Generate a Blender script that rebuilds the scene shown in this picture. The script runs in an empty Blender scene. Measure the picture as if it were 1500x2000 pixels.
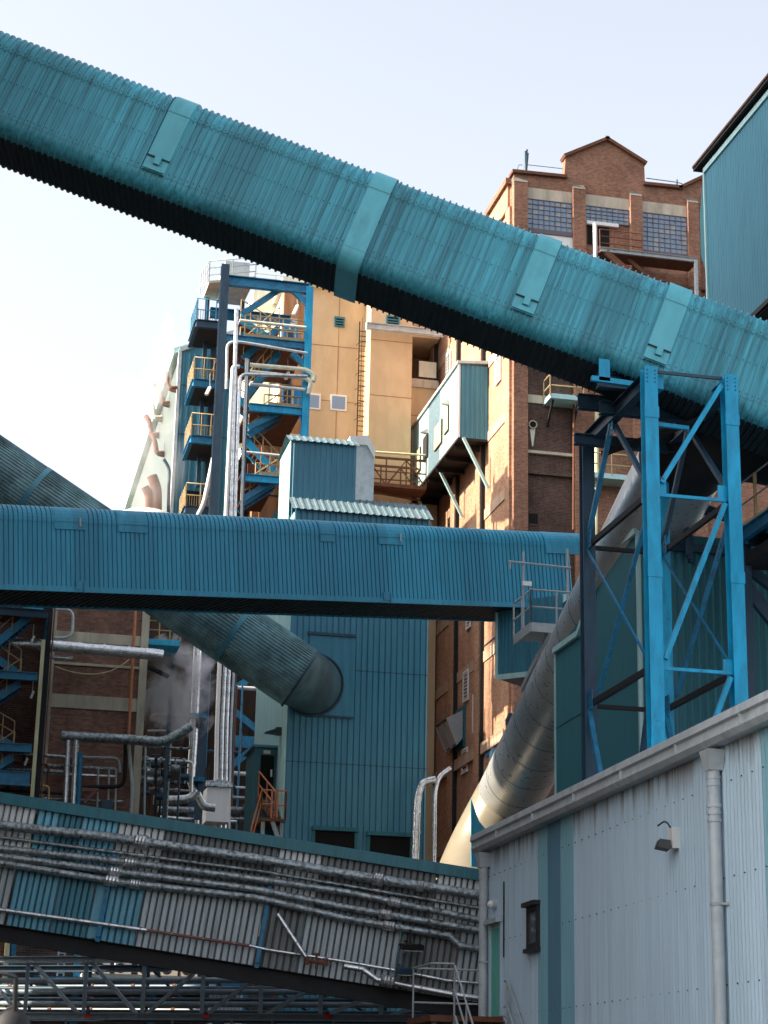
import bpy, math, random
from mathutils import Vector, Matrix
random.seed(7)
S = bpy.context.scene
COL = S.collection
# ------------------------------------------------------------------ camera
F = 3800.0; PITCH = math.radians(17.0); ROLL = math.radians(1.25); YAW = math.radians(12.0)
CAM = Vector((0, 0, 1.7))
_cp, _sp, _cy, _sy = math.cos(PITCH), math.sin(PITCH), math.cos(YAW), math.sin(YAW)
FW = Vector((_sy*_cp, _cy*_cp, _sp)); _r0 = Vector((_cy, -_sy, 0)); _u0 = Vector((-_sy*_sp, -_cy*_sp, _cp))
RI = math.cos(ROLL)*_r0 + math.sin(ROLL)*_u0; UP = -math.sin(ROLL)*_r0 + math.cos(ROLL)*_u0
cd = bpy.data.cameras.new('camera'); co = bpy.data.objects.new('camera', cd); COL.objects.link(co)
co.matrix_world = Matrix(((RI.x, UP.x, -FW.x, CAM.x), (RI.y, UP.y, -FW.y, CAM.y), (RI.z, UP.z, -FW.z, CAM.z), (0, 0, 0, 1)))
cd.sensor_fit = 'VERTICAL'; cd.sensor_height = 32.0; cd.sensor_width = 24.0; cd.lens = 32.0*F/2000.0
cd.dof.use_dof = True; cd.dof.focus_distance = 52.0; cd.dof.aperture_fstop = 2.8; cd.clip_start = 0.1; cd.clip_end = 3000; S.camera = co
# ------------------------------------------------------------------ light
SUN_AZ = math.radians(-90.0)      # from +Y, negative = towards -X
SUN_EL = math.radians(35.0)
W = bpy.data.worlds.new('World'); S.world = W; W.use_nodes = True
wt = W.node_tree; bg = wt.nodes['Background']
sky = wt.nodes.new('ShaderNodeTexSky'); sky.sky_type = 'NISHITA'; sky.sun_disc = False
sky.sun_elevation = SUN_EL; sky.sun_rotation = SUN_AZ
sky.air_density = 1.0; sky.dust_density = 3.5; sky.ozone_density = 1.0
hsv = wt.nodes.new('ShaderNodeHueSaturation'); hsv.inputs['Saturation'].default_value = .36; hsv.inputs['Value'].default_value = .77; wt.links.new(sky.outputs[0], hsv.inputs['Color']); wt.links.new(hsv.outputs[0], bg.inputs[0]); bg.inputs[1].default_value = 0.15
sl = bpy.data.lights.new('sun', 'SUN'); sl.energy = 4.0; sl.angle = math.radians(0.5); sl.color = (1.0, 0.86, 0.68)
so = bpy.data.objects.new('sun', sl); COL.objects.link(so)
_sd = Vector((math.sin(SUN_AZ)*math.cos(SUN_EL), math.cos(SUN_AZ)*math.cos(SUN_EL), math.sin(SUN_EL)))
so.rotation_euler = _sd.to_track_quat('Z', 'Y').to_euler(); so.location = (-30, 0, 60)
S.view_settings.view_transform = 'Standard'; S.view_settings.look = 'None'; S.view_settings.gamma = 1
S.view_settings.use_curve_mapping = False
S.view_settings.exposure = 1.7
S.cycles.max_bounces = 6; S.cycles.diffuse_bounces = 3; S.cycles.glossy_bounces = 3; S.cycles.volume_bounces = 1
S.cycles.use_denoising = True
# ------------------------------------------------------------------ pixel -> place
def ray(x, y): return FW + RI*((x-750)/F) + UP*((1000-y)/F)
def _at(x, y, a, v):
    d = ray(x, y); return CAM + d*((v-CAM[a])/d[a])
def pX(x, y, v): return _at(x, y, 0, v)
def pY(x, y, v): return _at(x, y, 1, v)
def pZ(x, y, v): return _at(x, y, 2, v)
def pD(x, y, D): return CAM + ray(x, y)*D
def pP(x, y, n, c):
    d = ray(x, y); return CAM + d*((c - n.dot(CAM))/n.dot(d))
V = Vector
# ------------------------------------------------------------------ mesh builder
PRF = {'trap': [(0, 0), (.50, 0), (.58, 1), (.86, 1), (.94, 0)],
       'rib': [(0, 0), (.70, 0), (.76, 1), (.90, 1), (.96, 0)],
       'sine': [(0, .5), (.17, .93), (.33, .93), (.5, .5), (.67, .07), (.83, .07)],
       'slot': [(0, 0), (.13, 0), (.19, 1), (.93, 1)],
       'wide': [(0, 0), (.16, 0), (.26, 1), (.90, 1)]}
SPLIT = {'panel_flashing', 'leg', 'sill', 'flight_stringer', 'lifting_lug', 'sheet_joint', 'lintel', 'bracket', 'stringer', 'bearer', 'plan_brace', 'column', 'front_pilaster', 'pilaster', 'pilaster_cap', 'floor_band', 'post', 'strut', 'member', 'brace', 'stiles', 'ledge', 'cross_pipe', 'rear_chord', 'coping', 'tracer_run', 'upright', 'render_joint', 'panel_joint', 'blocked_window', 'cable_run'}
class MB:
    def __init__(s): s.v = []; s.f = []; s.m = []; s.sm = []; s.mi = 0; s.isl = []; s.lock = False
    def mat(s, i): s.mi = i; return s
    def add(s, vs, fs, smooth=False):
        b = len(s.v); s.v += [V(p) for p in vs]
        if not s.lock: s.isl.append((b, len(s.f)))
        for f in fs: s.f.append([b+i for i in f]); s.m.append(s.mi); s.sm.append(smooth)
        return s
    def box(s, a, b):
        x0, y0, z0 = [min(a[i], b[i]) for i in range(3)]; x1, y1, z1 = [max(a[i], b[i]) for i in range(3)]
        return s.add([(x0,y0,z0),(x1,y0,z0),(x1,y1,z0),(x0,y1,z0),(x0,y0,z1),(x1,y0,z1),(x1,y1,z1),(x0,y1,z1)],
                     [(0,3,2,1),(4,5,6,7),(0,1,5,4),(1,2,6,5),(2,3,7,6),(3,0,4,7)])
    def bar(s, p, q, w, h=None, up=(0,0,1)):
        h = w if h is None else h
        p, q = V(p), V(q); d = (q-p).normalized(); u = V(up)
        if abs(d.dot(u)) > .98: u = V((0,1,0)) if abs(d.y) < .9 else V((1,0,0))
        a = d.cross(u).normalized(); b = a.cross(d); a = a*(w/2); b = b*(h/2)
        return s.add([p-a-b,p+a-b,p+a+b,p-a+b,q-a-b,q+a-b,q+a+b,q-a+b],
                     [(0,1,2,3),(4,7,6,5),(0,4,5,1),(1,5,6,2),(2,6,7,3),(3,7,4,0)])
    def ibeam(s, p, q, w, h, t=.02, up=(0,0,1)):
        p, q = V(p), V(q); d = (q-p).normalized(); u = V(up)
        if abs(d.dot(u)) > .98: u = V((0,1,0))
        a = d.cross(u).normalized(); b = a.cross(d)
        o = b*(h/2-t/2); s.lock = True; s.isl.append((len(s.v), len(s.f))); s.bar(p+o, q+o, w, t, b); s.bar(p-o, q-o, w, t, b); s.bar(p, q, t, h-2*t, b); s.lock = False
        return s
    def tube(s, pts, r, n=10, cap=True, smooth=True):
        pts = [V(p) for p in pts]; k = len(pts); rs = r if isinstance(r, (list, tuple)) else [r]*k
        vs = []; u = None
        for i, p in enumerate(pts):
            d = ((pts[i+1]-p).normalized() if i < k-1 else V((0,0,0))) + ((p-pts[i-1]).normalized() if i else V((0,0,0)))
            d = d.normalized() if d.length > 1e-6 else V((0,0,1))
            if u is None:
                u = d.cross(V((0,0,1)))
                if u.length < .05: u = d.cross(V((0,1,0)))
            else: u = u - d*u.dot(d)
            u.normalize(); w = d.cross(u)
            for j in range(n):
                a = 2*math.pi*j/n; vs.append(p + (u*math.cos(a) + w*math.sin(a))*rs[i])
        fs = [(i*n+j, i*n+(j+1)%n, (i+1)*n+(j+1)%n, (i+1)*n+j) for i in range(k-1) for j in range(n)]
        s.add(vs, fs, smooth)
        if cap: s.add(vs[:n], [tuple(range(n-1, -1, -1))]); s.add(vs[-n:], [tuple(range(n))])
        return s
    def prism(s, poly, vec):
        poly = [V(p) for p in poly]; n = len(poly); v = V(vec)
        return s.add(poly + [p+v for p in poly], [tuple(range(n-1, -1, -1)), tuple(range(n, 2*n))] +
                     [(i, (i+1)%n, n+(i+1)%n, n+i) for i in range(n)])
    def quad(s, *p): return s.add(p, [tuple(range(len(p)))])
    def wrap(s, O, A, path, nrm, L, pitch, dep, prof='trap', smooth=False, x0=0.0, groove=None):
        """corrugated sheet: profile runs along unit A for length L from O; path = 3d offsets across, nrm = their normals"""
        O, A = V(O), V(A); xs = []
        k = 0
        while True:
            base = k*pitch
            if base > L: break
            for t, h in PRF[prof]:
                x = base + t*pitch
                if x <= L: xs.append((x, h*dep))
            k += 1
        xs.append((L, 0)); m = len(path)
        vs = [O + A*(x0+x) + V(path[j]) + V(nrm[j])*h for x, h in xs for j in range(m)]
        fs = [(i*m+j, i*m+j+1, (i+1)*m+j+1, (i+1)*m+j) for i in range(len(xs)-1) for j in range(m-1)]
        f0 = len(s.f); s.add(vs, fs, smooth)
        if groove is not None:
            for i in range(len(xs)-1):
                if xs[i][1] == 0 and xs[i+1][1] == 0:
                    for j in range(m-1): s.m[f0+i*(m-1)+j] = groove
        return s
    def wall(s, O, A, up, N, L, H, pitch, dep, prof='trap', nz=1, groove=None):
        up = V(up)
        return s.wrap(O, A, [up*(H*i/nz) for i in range(nz+1)], [N]*(nz+1), L, pitch, dep, prof, False, 0.0, groove)
    def build(s, name, mats, parent=None, **kw):
        if name in SPLIT and parent is not None and len(s.isl) > 1:
            for i, (b, f) in enumerate(s.isl):
                b2, f2 = s.isl[i+1] if i+1 < len(s.isl) else (len(s.v), len(s.f))
                q = MB(); q.v = s.v[b:b2]; q.f = [[k-b for k in fc] for fc in s.f[f:f2]]; q.m = s.m[f:f2]; q.sm = s.sm[f:f2]; o = q.build(name, mats, parent)
            return o
        me = bpy.data.meshes.new(name); off = V((0,0,0))
        if parent is not None and not kw.get('local'):
            Mi = world_of(parent).inverted(); vs = [Mi @ p for p in s.v]
        else: vs = s.v
        me.from_pydata([tuple(p) for p in vs], [], s.f)
        if not isinstance(mats, (list, tuple)): mats = [mats]
        for m in mats: me.materials.append(m)
        me.polygons.foreach_set('material_index', [min(i, len(mats)-1) for i in s.m])
        me.polygons.foreach_set('use_smooth', s.sm); me.update()
        o = bpy.data.objects.new(name, me); COL.objects.link(o)
        if parent is not None: o.parent = parent
        return o
def world_of(o):
    m = o.matrix_basis.copy() if o.type != 'MESH' else Matrix.Identity(4)
    p = o.parent
    while p is not None: m = p.matrix_basis @ m; p = p.parent
    return m
def tag(o, label, cat, group=None, kind=None):
    o['label'] = label; o['category'] = cat
    if group: o['group'] = group
    if kind: o['kind'] = kind
    return o
def thing(name, label, cat, loc, group=None, M=None):
    o = bpy.data.objects.new(name, None); COL.objects.link(o); o.empty_display_size = .3
    if M is not None: o.matrix_basis = M
    else: o.location = loc; o.matrix_basis = Matrix.Translation(V(loc))
    return tag(o, label, cat, group)
def copy_tree(o, parent=None):
    c = o.copy(); COL.objects.link(c); c.parent = parent
    for ch in [q for q in bpy.data.objects if q.parent == o and q != c]: copy_tree(ch, c)
    return c
def bend(pts, rad, n=5):
    pts = [V(p) for p in pts]; out = [pts[0]]
    for i in range(1, len(pts)-1):
        a, b, c = pts[i-1], pts[i], pts[i+1]; d1 = (a-b).normalized(); d2 = (c-b).normalized()
        r = min(rad, (a-b).length*.49, (c-b).length*.49); p = b+d1*r; q = b+d2*r
        for k in range(n+1):
            t = k/n; out.append(p*(1-t)**2 + b*(2*t*(1-t)) + q*t*t)
    out.append(pts[-1]); return out
def rails(mb, pts, h=1.1, r=.022, post=1.2, mid=2, n=6):
    """hand rail with posts along a polyline of floor points"""
    pts = [V(p) for p in pts]; Z = V((0,0,1))
    for k in range(1, mid+1): mb.tube([p+Z*(h*k/mid) for p in pts], r, n)
    for a, b in zip(pts, pts[1:]):
        m = max(1, round((b-a).length/post))
        for i in range(m+1): q = a.lerp(b, i/m); mb.tube([q, q+Z*h], r, n)
    return mb
# ------------------------------------------------------------------ materials
def lin(r, g, b):
    f = lambda c: (c/255/12.92) if c/255 <= .04045 else ((c/255+.055)/1.055)**2.4
    return (f(r), f(g), f(b), 1)
class NT:
    def __init__(s, name):
        s.m = bpy.data.materials.new(name); s.m.use_nodes = True; s.t = s.m.node_tree; s.b = s.t.nodes['Principled BSDF']
        s.co = s.t.nodes.new('ShaderNodeTexCoord').outputs['Object']
    def n(s, k, **kw):
        o = s.t.nodes.new(k)
        for a, b in kw.items(): setattr(o, a, b)
        return o
    def l(s, a, b): s.t.links.new(a, b)
    def mapped(s, sc, rot=(0,0,0)):
        m = s.n('ShaderNodeMapping'); m.inputs['Scale'].default_value = sc; m.inputs['Rotation'].default_value = rot; s.l(s.co, m.inputs[0]); return m.outputs[0]
    def noise(s, sc, detail=4, rough=.6, vec=None, dist=0):
        o = s.n('ShaderNodeTexNoise'); o.inputs['Scale'].default_value = 1; o.inputs['Detail'].default_value = detail; o.inputs['Roughness'].default_value = rough; o.inputs['Distortion'].default_value = dist
        s.l(vec or s.mapped(sc if isinstance(sc, tuple) else (sc, sc, sc)), o.inputs['Vector']); return o.outputs['Fac']
    def ramp(s, fac, a, b, ca=(0,0,0,1), cb=(1,1,1,1)):
        o = s.n('ShaderNodeValToRGB'); e = o.color_ramp.elements; e[0].position = a; e[1].position = b; e[0].color = ca; e[1].color = cb
        s.l(fac, o.inputs[0]); return o.outputs[0]
    def mix(s, fac, a, b, mode='MIX'):
        o = s.n('ShaderNodeMix', data_type='RGBA', blend_type=mode)
        for v, i in ((fac, 0), (a, 6), (b, 7)):
            if hasattr(v, 'links'): s.l(v, o.inputs[i])
            else: o.inputs[i].default_value = v
        return o.outputs[2]
    def bump(s, h, st=.3, d=.02):
        o = s.n('ShaderNodeBump'); o.inputs['Strength'].default_value = st; o.inputs['Distance'].default_value = d; s.l(h, o.inputs['Height']); s.l(o.outputs[0], s.b.inputs['Normal'])
    def done(s, colr, rough=.5, metal=0.0, spec=.5):
        if hasattr(colr, 'links'): s.l(colr, s.b.inputs['Base Color'])
        else: s.b.inputs['Base Color'].default_value = colr
        if hasattr(rough, 'links'): s.l(rough, s.b.inputs['Roughness'])
        else: s.b.inputs['Roughness'].default_value = rough
        s.b.inputs['Metallic'].default_value = metal; s.b.inputs['Specular IOR Level'].default_value = spec
        return s.m
def paint(name, c, dark=None, streak=.35, sc=(6, 6, .5), rust=0.0, rough=.45, rustc=(60, 34, 22), patch=.25, spec=.5, sheet=0, drip=None):
    t = NT(name); G = lambda q: tuple(min(.78, v*1.3) for v in q[:3])+(1,); c = G(lin(*c)); dark = G(lin(*dark)) if dark else tuple(x*.45 for x in c[:3])+(1,)
    a = t.ramp(t.noise(sc, 5, .65), .42, .72); col = t.mix(streak, c, dark)
    col = t.mix(a, c, col)
    b = t.ramp(t.noise(.55, 4), .45, .75); col = t.mix(b, col, t.mix(patch, c, dark))
    if sheet:
        sx = t.n('ShaderNodeSeparateXYZ'); t.l(t.co, sx.inputs[0]); sn = t.n('ShaderNodeMath', operation='SNAP'); sn.inputs[1].default_value = sheet; t.l(sx.outputs[0], sn.inputs[0])
        wn = t.n('ShaderNodeTexWhiteNoise', noise_dimensions='1D'); t.l(sn.outputs[0], wn.inputs['W']); col = t.mix(t.ramp(wn.outputs['Value'], 0, 1, (0,0,0,1), (.38,.38,.38,1)), col, dark)
    if drip:      # rust runs hanging from the gutter
        sx = t.n('ShaderNodeSeparateXYZ'); t.l(t.co, sx.inputs[0]); mr = t.n('ShaderNodeMapRange'); mr.inputs[1].default_value = drip[0]; mr.inputs[2].default_value = drip[1]; t.l(sx.outputs[2], mr.inputs[0])
        ad = t.n('ShaderNodeMath', operation='MULTIPLY'); t.l(t.noise((5, 5, .05), 6, .75), ad.inputs[0]); t.l(mr.outputs[0], ad.inputs[1]); col = t.mix(t.ramp(ad.outputs[0], .40, .62), col, lin(104, 82, 68))
    if rust > 0:
        r = t.ramp(t.noise(3.2, 7, .72), .74-rust, .80-rust*.8); col = t.mix(r, col, lin(*rustc))
    t.bump(t.noise(18, 3), .06, .01)
    return t.done(col, rough, 0, spec)
def metal(name, c, rough=.32, dirt=.5, sc=(9, 9, 9), dirtc=(52, 48, 44), bump=.25, met=.9, lo=.45, hi=.68):
    t = NT(name); c = lin(*c)
    a = t.ramp(t.noise(sc, 7, .7), lo, hi)
    col = t.mix(a, c, t.mix(dirt, c, lin(*dirtc)))
    h = t.noise(14, 5, .6)
    if bump > .1: t.bump(h, bump, .03)
    r = t.ramp(t.noise(5, 4), .3, .8, (rough*.8,)*3+(1,), (min(1, rough*1.6),)*3+(1,))
    return t.done(col, r, met)
def brick(name, c1, c2, mortar, soot=.4, bw=.225, rh=.075, sootc=(38, 30, 28), pale=0.0, ms=.010, bands=None):
    t = NT(name); sx = t.n('ShaderNodeSeparateXYZ'); t.l(t.co, sx.inputs[0])
    ad = t.n('ShaderNodeMath', operation='ADD'); t.l(sx.outputs[0], ad.inputs[0]); t.l(sx.outputs[1], ad.inputs[1])
    cb = t.n('ShaderNodeCombineXYZ'); t.l(ad.outputs[0], cb.inputs[0]); t.l(sx.outputs[2], cb.inputs[1])
    b = t.n('ShaderNodeTexBrick'); t.l(cb.outputs[0], b.inputs['Vector']); b.inputs['Scale'].default_value = 1
    b.inputs['Brick Width'].default_value = bw; b.inputs['Row Height'].default_value = rh; b.inputs['Mortar Size'].default_value = ms
    b.inputs['Color1'].default_value = tuple(v*1.2 for v in lin(*c1)); b.inputs['Color2'].default_value = lin(*c2); b.inputs['Mortar'].default_value = lin(*mortar); b.inputs['Bias'].default_value = -.1
    col = b.outputs['Color']
    s1 = t.ramp(t.noise((.45, .45, .35), 6, .7), .40, .70); col = t.mix(s1, col, t.mix(soot, col, lin(*sootc)))
    s2 = t.ramp(t.noise((1.6, 1.6, .22), 5, .7), .50, .74); col = t.mix(s2, col, t.mix(soot*.8, col, lin(*sootc)))
    s4 = t.ramp(t.noise(7, 3, .7), .35, .65); col = t.mix(s4, col, t.mix(.28, col, lin(*sootc)))
    if pale > 0:
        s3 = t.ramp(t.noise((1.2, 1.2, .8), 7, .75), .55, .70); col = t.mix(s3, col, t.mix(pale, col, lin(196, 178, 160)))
    t.bump(b.outputs['Fac'], -.3, .01)
    return t.done(col, .9, 0, .2)
def plain(name, c, rough=.6, metal_=0, spec=.4): return NT(name).done(lin(*c), rough, metal_, spec)
# ------------------------------------------------------------------ material set
M = {}
M['teal'] = paint('teal_sheet', (76, 170, 188), (24, 70, 84), .85, (8, 8, .34), .02, .42, patch=.35, sheet=.918)
M['teal_flat'] = paint('teal_flashing', (88, 172, 186), (44, 110, 122), .5, (2, 2, .8), .02, .4)
M['soot'] = paint('soot_shade_sheet', (38, 52, 58), (14, 18, 20), .7, (7, 1, 1), .03, .6, spec=.3)  # dark colour holds both soot and the shade under the galleries
M['blue'] = paint('blue_sheet', (44, 140, 170), (22, 78, 104), .45, (8, 8, .5), .015, .45, sheet=.834)
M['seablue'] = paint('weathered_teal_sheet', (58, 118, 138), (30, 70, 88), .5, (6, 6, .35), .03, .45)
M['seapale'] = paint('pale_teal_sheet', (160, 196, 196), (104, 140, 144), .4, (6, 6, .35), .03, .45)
M['panel'] = paint('smooth_teal_panel', (54, 108, 118), (40, 84, 96), .3, (3, 3, .5), .0, .6, spec=.15)
M['green'] = paint('dark_green_sheet', (24, 96, 108), (12, 50, 58), .5, (6, 6, .4), .02, .45)
M['steel'] = paint('bright_blue_steel', (0, 148, 190), (8, 74, 100), .65, (5, 5, 1.2), .09, .5, rustc=(74, 60, 52), patch=.3)
M['dsteel'] = paint('dark_blue_steel', (34, 62, 82), (16, 26, 34), .6, (5, 5, 2), .06, .5)
M['bsteel'] = paint('worn_blue_steel', (22, 112, 150), (24, 44, 56), .75, (4, 4, 4), .12, .5)
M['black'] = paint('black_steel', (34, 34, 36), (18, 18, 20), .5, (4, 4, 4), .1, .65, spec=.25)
M['shed'] = paint('pale_grey_sheet', (168, 190, 206), (126, 142, 152), .5, (7, 7, .18), .0, .42, drip=(5.6, 7.6))
M['shed_teal'] = paint('light_teal_sheet', (116, 160, 172), (84, 124, 136), .4, (7, 7, .2), .0, .42)
M['shed_dark'] = paint('mid_teal_sheet', (80, 118, 136), (62, 92, 108), .4, (7, 7, .2), .0, .42)
M['trim'] = paint('grey_gutter', (172, 180, 184), (96, 98, 98), .5, (3, 3, 3), .06, .5, rustc=(96, 84, 74))
M['pale_side'] = paint('pale_green_side', (78, 90, 86), (74, 62, 50), .5, (1.2, 1.2, .2), .03, .5)
M['strip_pale'] = paint('pale_white_strip', (200, 210, 218), (130, 138, 142), .6, (9, 3, .7), .03, .45)  # paler white for the upper strips of the low gallery
M['roof_grey'] = paint('grey_roof_sheet', (92, 112, 120), (50, 64, 70), .5, (4, 4, 4), .02, .7, spec=.2)
M['cap'] = paint('dark_stone_cap', (104, 98, 92), (60, 56, 52), .5, (2, 2, 2), .0, .9, spec=.2)
M['cabin'] = paint('pale_cabin_sheet', (138, 158, 154), (110, 126, 124), .4, (5, 5, .4), .02, .5)
M['panel2'] = paint('smooth_head_house_panel', (66, 122, 140), (50, 96, 112), .4, (3, 3, .4), .0, .6, spec=.2)
M['band'] = paint('weathered_band', (164, 142, 124), (104, 88, 76), .6, (2, 2, .6), .0, .9, spec=.2)
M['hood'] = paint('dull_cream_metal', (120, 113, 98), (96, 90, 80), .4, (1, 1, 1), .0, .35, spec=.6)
M['white'] = paint('white_sheet', (222, 222, 212), (180, 172, 156), .4, (5, 5, .4), .02, .5)
M['cream'] = paint('cream_paint', (214, 200, 158), (120, 96, 66), .5, (4, 4, 1), .06, .5)
M['yellow'] = paint('yellow_rail', (156, 136, 98), (92, 72, 50), .5, (9, 9, 9), .06, .5)
M['grail'] = paint('galvanised_rail', (150, 156, 160), (84, 84, 84), .5, (9, 9, 9), .05, .5)
M['gsteel'] = paint('grey_painted_steel', (126, 142, 152), (76, 86, 92), .5, (5, 5, 5), .04, .5)
M['alu'] = metal('aluminium_cladding', (224, 226, 228), .28, .5, (6, 6, 6), bump=.3)
M['foil'] = metal('dirty_foil_lagging', (172, 182, 186), .34, .97, (9, 9, 9), (30, 33, 33), .8, .7, .42, .68)
M['duct'] = metal('brushed_duct', (206, 208, 208), .3, .25, (1.2, 1.2, 1.2), (130, 130, 128), .05, .55)
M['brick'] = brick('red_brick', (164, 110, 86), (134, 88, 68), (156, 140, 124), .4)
M['brick_lit'] = brick('sunlit_orange_brick', (190, 142, 114), (158, 116, 92), (182, 158, 134), .28, pale=.5)  # paler copy of the mill brick, sunlight put into its colour
M['brick_dark'] = brick('sooty_brick', (96, 70, 62), (72, 54, 50), (120, 104, 94), .75, sootc=(36, 32, 34))
M['brick_low'] = brick('grimy_red_brick', (164, 114, 98), (134, 92, 80), (138, 124, 114), .4)
M['conc'] = paint('stained_concrete', (178, 168, 152), (84, 78, 70), .6, (2, 2, .5), .0, .9, spec=.2)
M['conc_pale'] = paint('pale_render', (214, 202, 184), (130, 116, 100), .5, (2, 2, .5), .0, .9, spec=.2)
M['tan'] = paint('tan_render', (182, 158, 126), (146, 122, 94), .4, (1.6, 1.6, .5), .0, .9, spec=.15, patch=.35)
M['brown'] = paint('brown_render', (150, 110, 80), (84, 60, 44), .7, (2, 2, .3), .0, .9, spec=.15)
M['dbrown'] = paint('dark_brown_render', (58, 48, 42), (26, 22, 20), .8, (2, 2, .3), .0, .9, spec=.15)
M['glass'] = NT('window_glass').done(lin(84, 92, 96), .12, 0, .8)
M['pane'] = NT('dusty_window_glass').done(lin(120, 140, 162), .22, 0, .8)
M['frame_red'] = plain('red_brown_frame', (100, 92, 98), .6)
M['dark'] = plain('dark_void', (16, 16, 17), .9)
M['dframe'] = plain('dark_frame', (44, 44, 46), .5)
M['door_teal'] = paint('faded_teal_door', (96, 186, 170), (60, 120, 112), .5, (4, 4, 1), .04, .5)
M['door_blue'] = plain('blue_door', (20, 128, 188), .4)
M['red'] = plain('red_plastic', (214, 24, 34), .35)
M['redpaint'] = paint('red_oxide', (118, 74, 66), (70, 46, 40), .5, (5, 5, 5), .05, .6)
M['lampglass'] = plain('lamp_glass', (226, 230, 226), .2)
M['tube'] = plain('fluorescent_batten', (232, 230, 214), .3)
M['rust'] = paint('rusty_brown_steel', (104, 70, 54), (54, 38, 32), .6, (4, 4, 4), .08, .8, spec=.2)
M['orange'] = paint('rusty_orange_pipe', (182, 112, 74), (120, 70, 50), .5, (4, 4, 4), .0, .6)
M['asphalt'] = paint('asphalt', (62, 60, 58), (40, 40, 40), .6, (2, 2, 2), .0, .95, spec=.2)
# ------------------------------------------------------------------ ground
g = MB().quad((-900, -300, 0), (900, -300, 0), (900, 1500, 0), (-900, 1500, 0)).build('ground', M['asphalt']); g['kind'] = 'structure'
# ------------------------------------------------------------------ unseen brick blocks added beyond the left edge to shade the yard
t = thing('shade_building', 'tall unseen brick block added left of the yard to shade it', 'shade_building', (-17, 32, 0))
MB().box((-26, 22, 0), (-9, 59.9, 54)).build('wall', M['brick'], t)
m = MB()
for k in range(6):
    for j in range(9): m.box((-9.02, 24+k*6, 3+j*5.4), (-8.97, 27.4+k*6, 6+j*5.4))
wd = m.build('window_glazing', M['glass'], t); wd['kind'] = 'stuff'
MB().box((-26.2, 21.8, 54.003), (-8.8, 60.1, 54.6)).build('parapet', M['conc'], t)
t = thing('shade_building', 'lower unseen brick block added farther back on the left to shade the head tower', 'shade_building', (-16, 77, 0))  # second unseen block, added to keep sun off the head tower side
MB().box((-24, 63.5, 0), (-9, 90, 34)).build('wall', M['brick'], t)
MB().box((-24.2, 63.3, 34.003), (-8.8, 90.2, 34.6)).build('parapet', M['conc'], t)
m = MB()
for k in range(4):
    for j in range(6): m.box((-9.02, 66+k*6, 3+j*5), (-8.97, 69.4+k*6, 6+j*5))
wd = m.build('window_glazing', M['glass'], t); wd['kind'] = 'stuff'
# ------------------------------------------------------------------ upper inclined conveyor
th = math.radians(9); cn = V((math.sin(th), math.cos(th), 0)); ch = V((math.cos(th), -math.sin(th), 0))
ccn = 14*cn.x + 39*cn.y; SL = .3625; CA = (ch + V((0, 0, -SL))).normalized(); CB = (V((0, 0, 1)) + ch*SL).normalized(); KL = math.sqrt(1+SL*SL)
def cO(s, h=0, off=0): return ch*s + cn*(ccn+off) + V((0, 0, 20.87-.3625*s)) + CB*h
R3 = Matrix(((CA.x, cn.x, CB.x), (CA.y, cn.y, CB.y), (CA.z, cn.z, CB.z)))
cv = thing('inclined_conveyor', 'long teal ribbed conveyor gallery sloping down across the sky', 'conveyor', (0,0,0), M=Matrix.Translation(cO(3)) @ R3.to_4x4())
cs0, cs1 = -15.0, 16.5; CLN = (cs1-cs0)*KL; HF = 1.63
def arc(cx, cz, r, a0, a1, k=12):
    P, N = [], []
    for i in range(k+1):
        a = math.radians(a0+(a1-a0)*i/k); N.append(-cn*math.cos(a)+CB*math.sin(a)); P.append(cn*(cx-r*math.cos(a))+CB*(cz+r*math.sin(a)))
    return P, N
WD = 2.2
def cpath(kind, d=0.0):
    if kind == 'face': P = [CB*(HF*i/4) for i in range(5)]; N = [-cn]*5
    elif kind == 'low':
        P, N = arc(.34, -.02, .34, 0, -90); P = [CB*.04]+P; N = [-cn]+N
        P2, N2 = arc(WD-.34, -.02, .34, -90, -180); P += P2; N += N2; P.append(cn*WD+CB*HF); N.append(cn)
    else:
        P, N = arc(.5, HF, .5, 0, 75); P = [CB*(HF-.05)]+P; N = [-cn]+N
        P.append(cn*1.1+CB*(HF+.62)); N.append(CB)
        P2, N2 = arc(WD-.5, HF, .5, 105, 180); P += P2; N += N2; P.append(cn*WD+CB*(HF-.05)); N.append(cn)
    return [p+n*d for p, n in zip(P, N)], N
RP = .153
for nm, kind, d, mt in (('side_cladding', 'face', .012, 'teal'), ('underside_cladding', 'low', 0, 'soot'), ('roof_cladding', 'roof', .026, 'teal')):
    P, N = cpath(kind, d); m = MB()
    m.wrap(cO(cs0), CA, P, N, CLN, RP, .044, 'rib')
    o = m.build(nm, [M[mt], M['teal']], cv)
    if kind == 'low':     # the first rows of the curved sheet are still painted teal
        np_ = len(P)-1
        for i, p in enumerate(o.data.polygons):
            if i % np_ <= 12: p.material_index = 1
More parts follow.
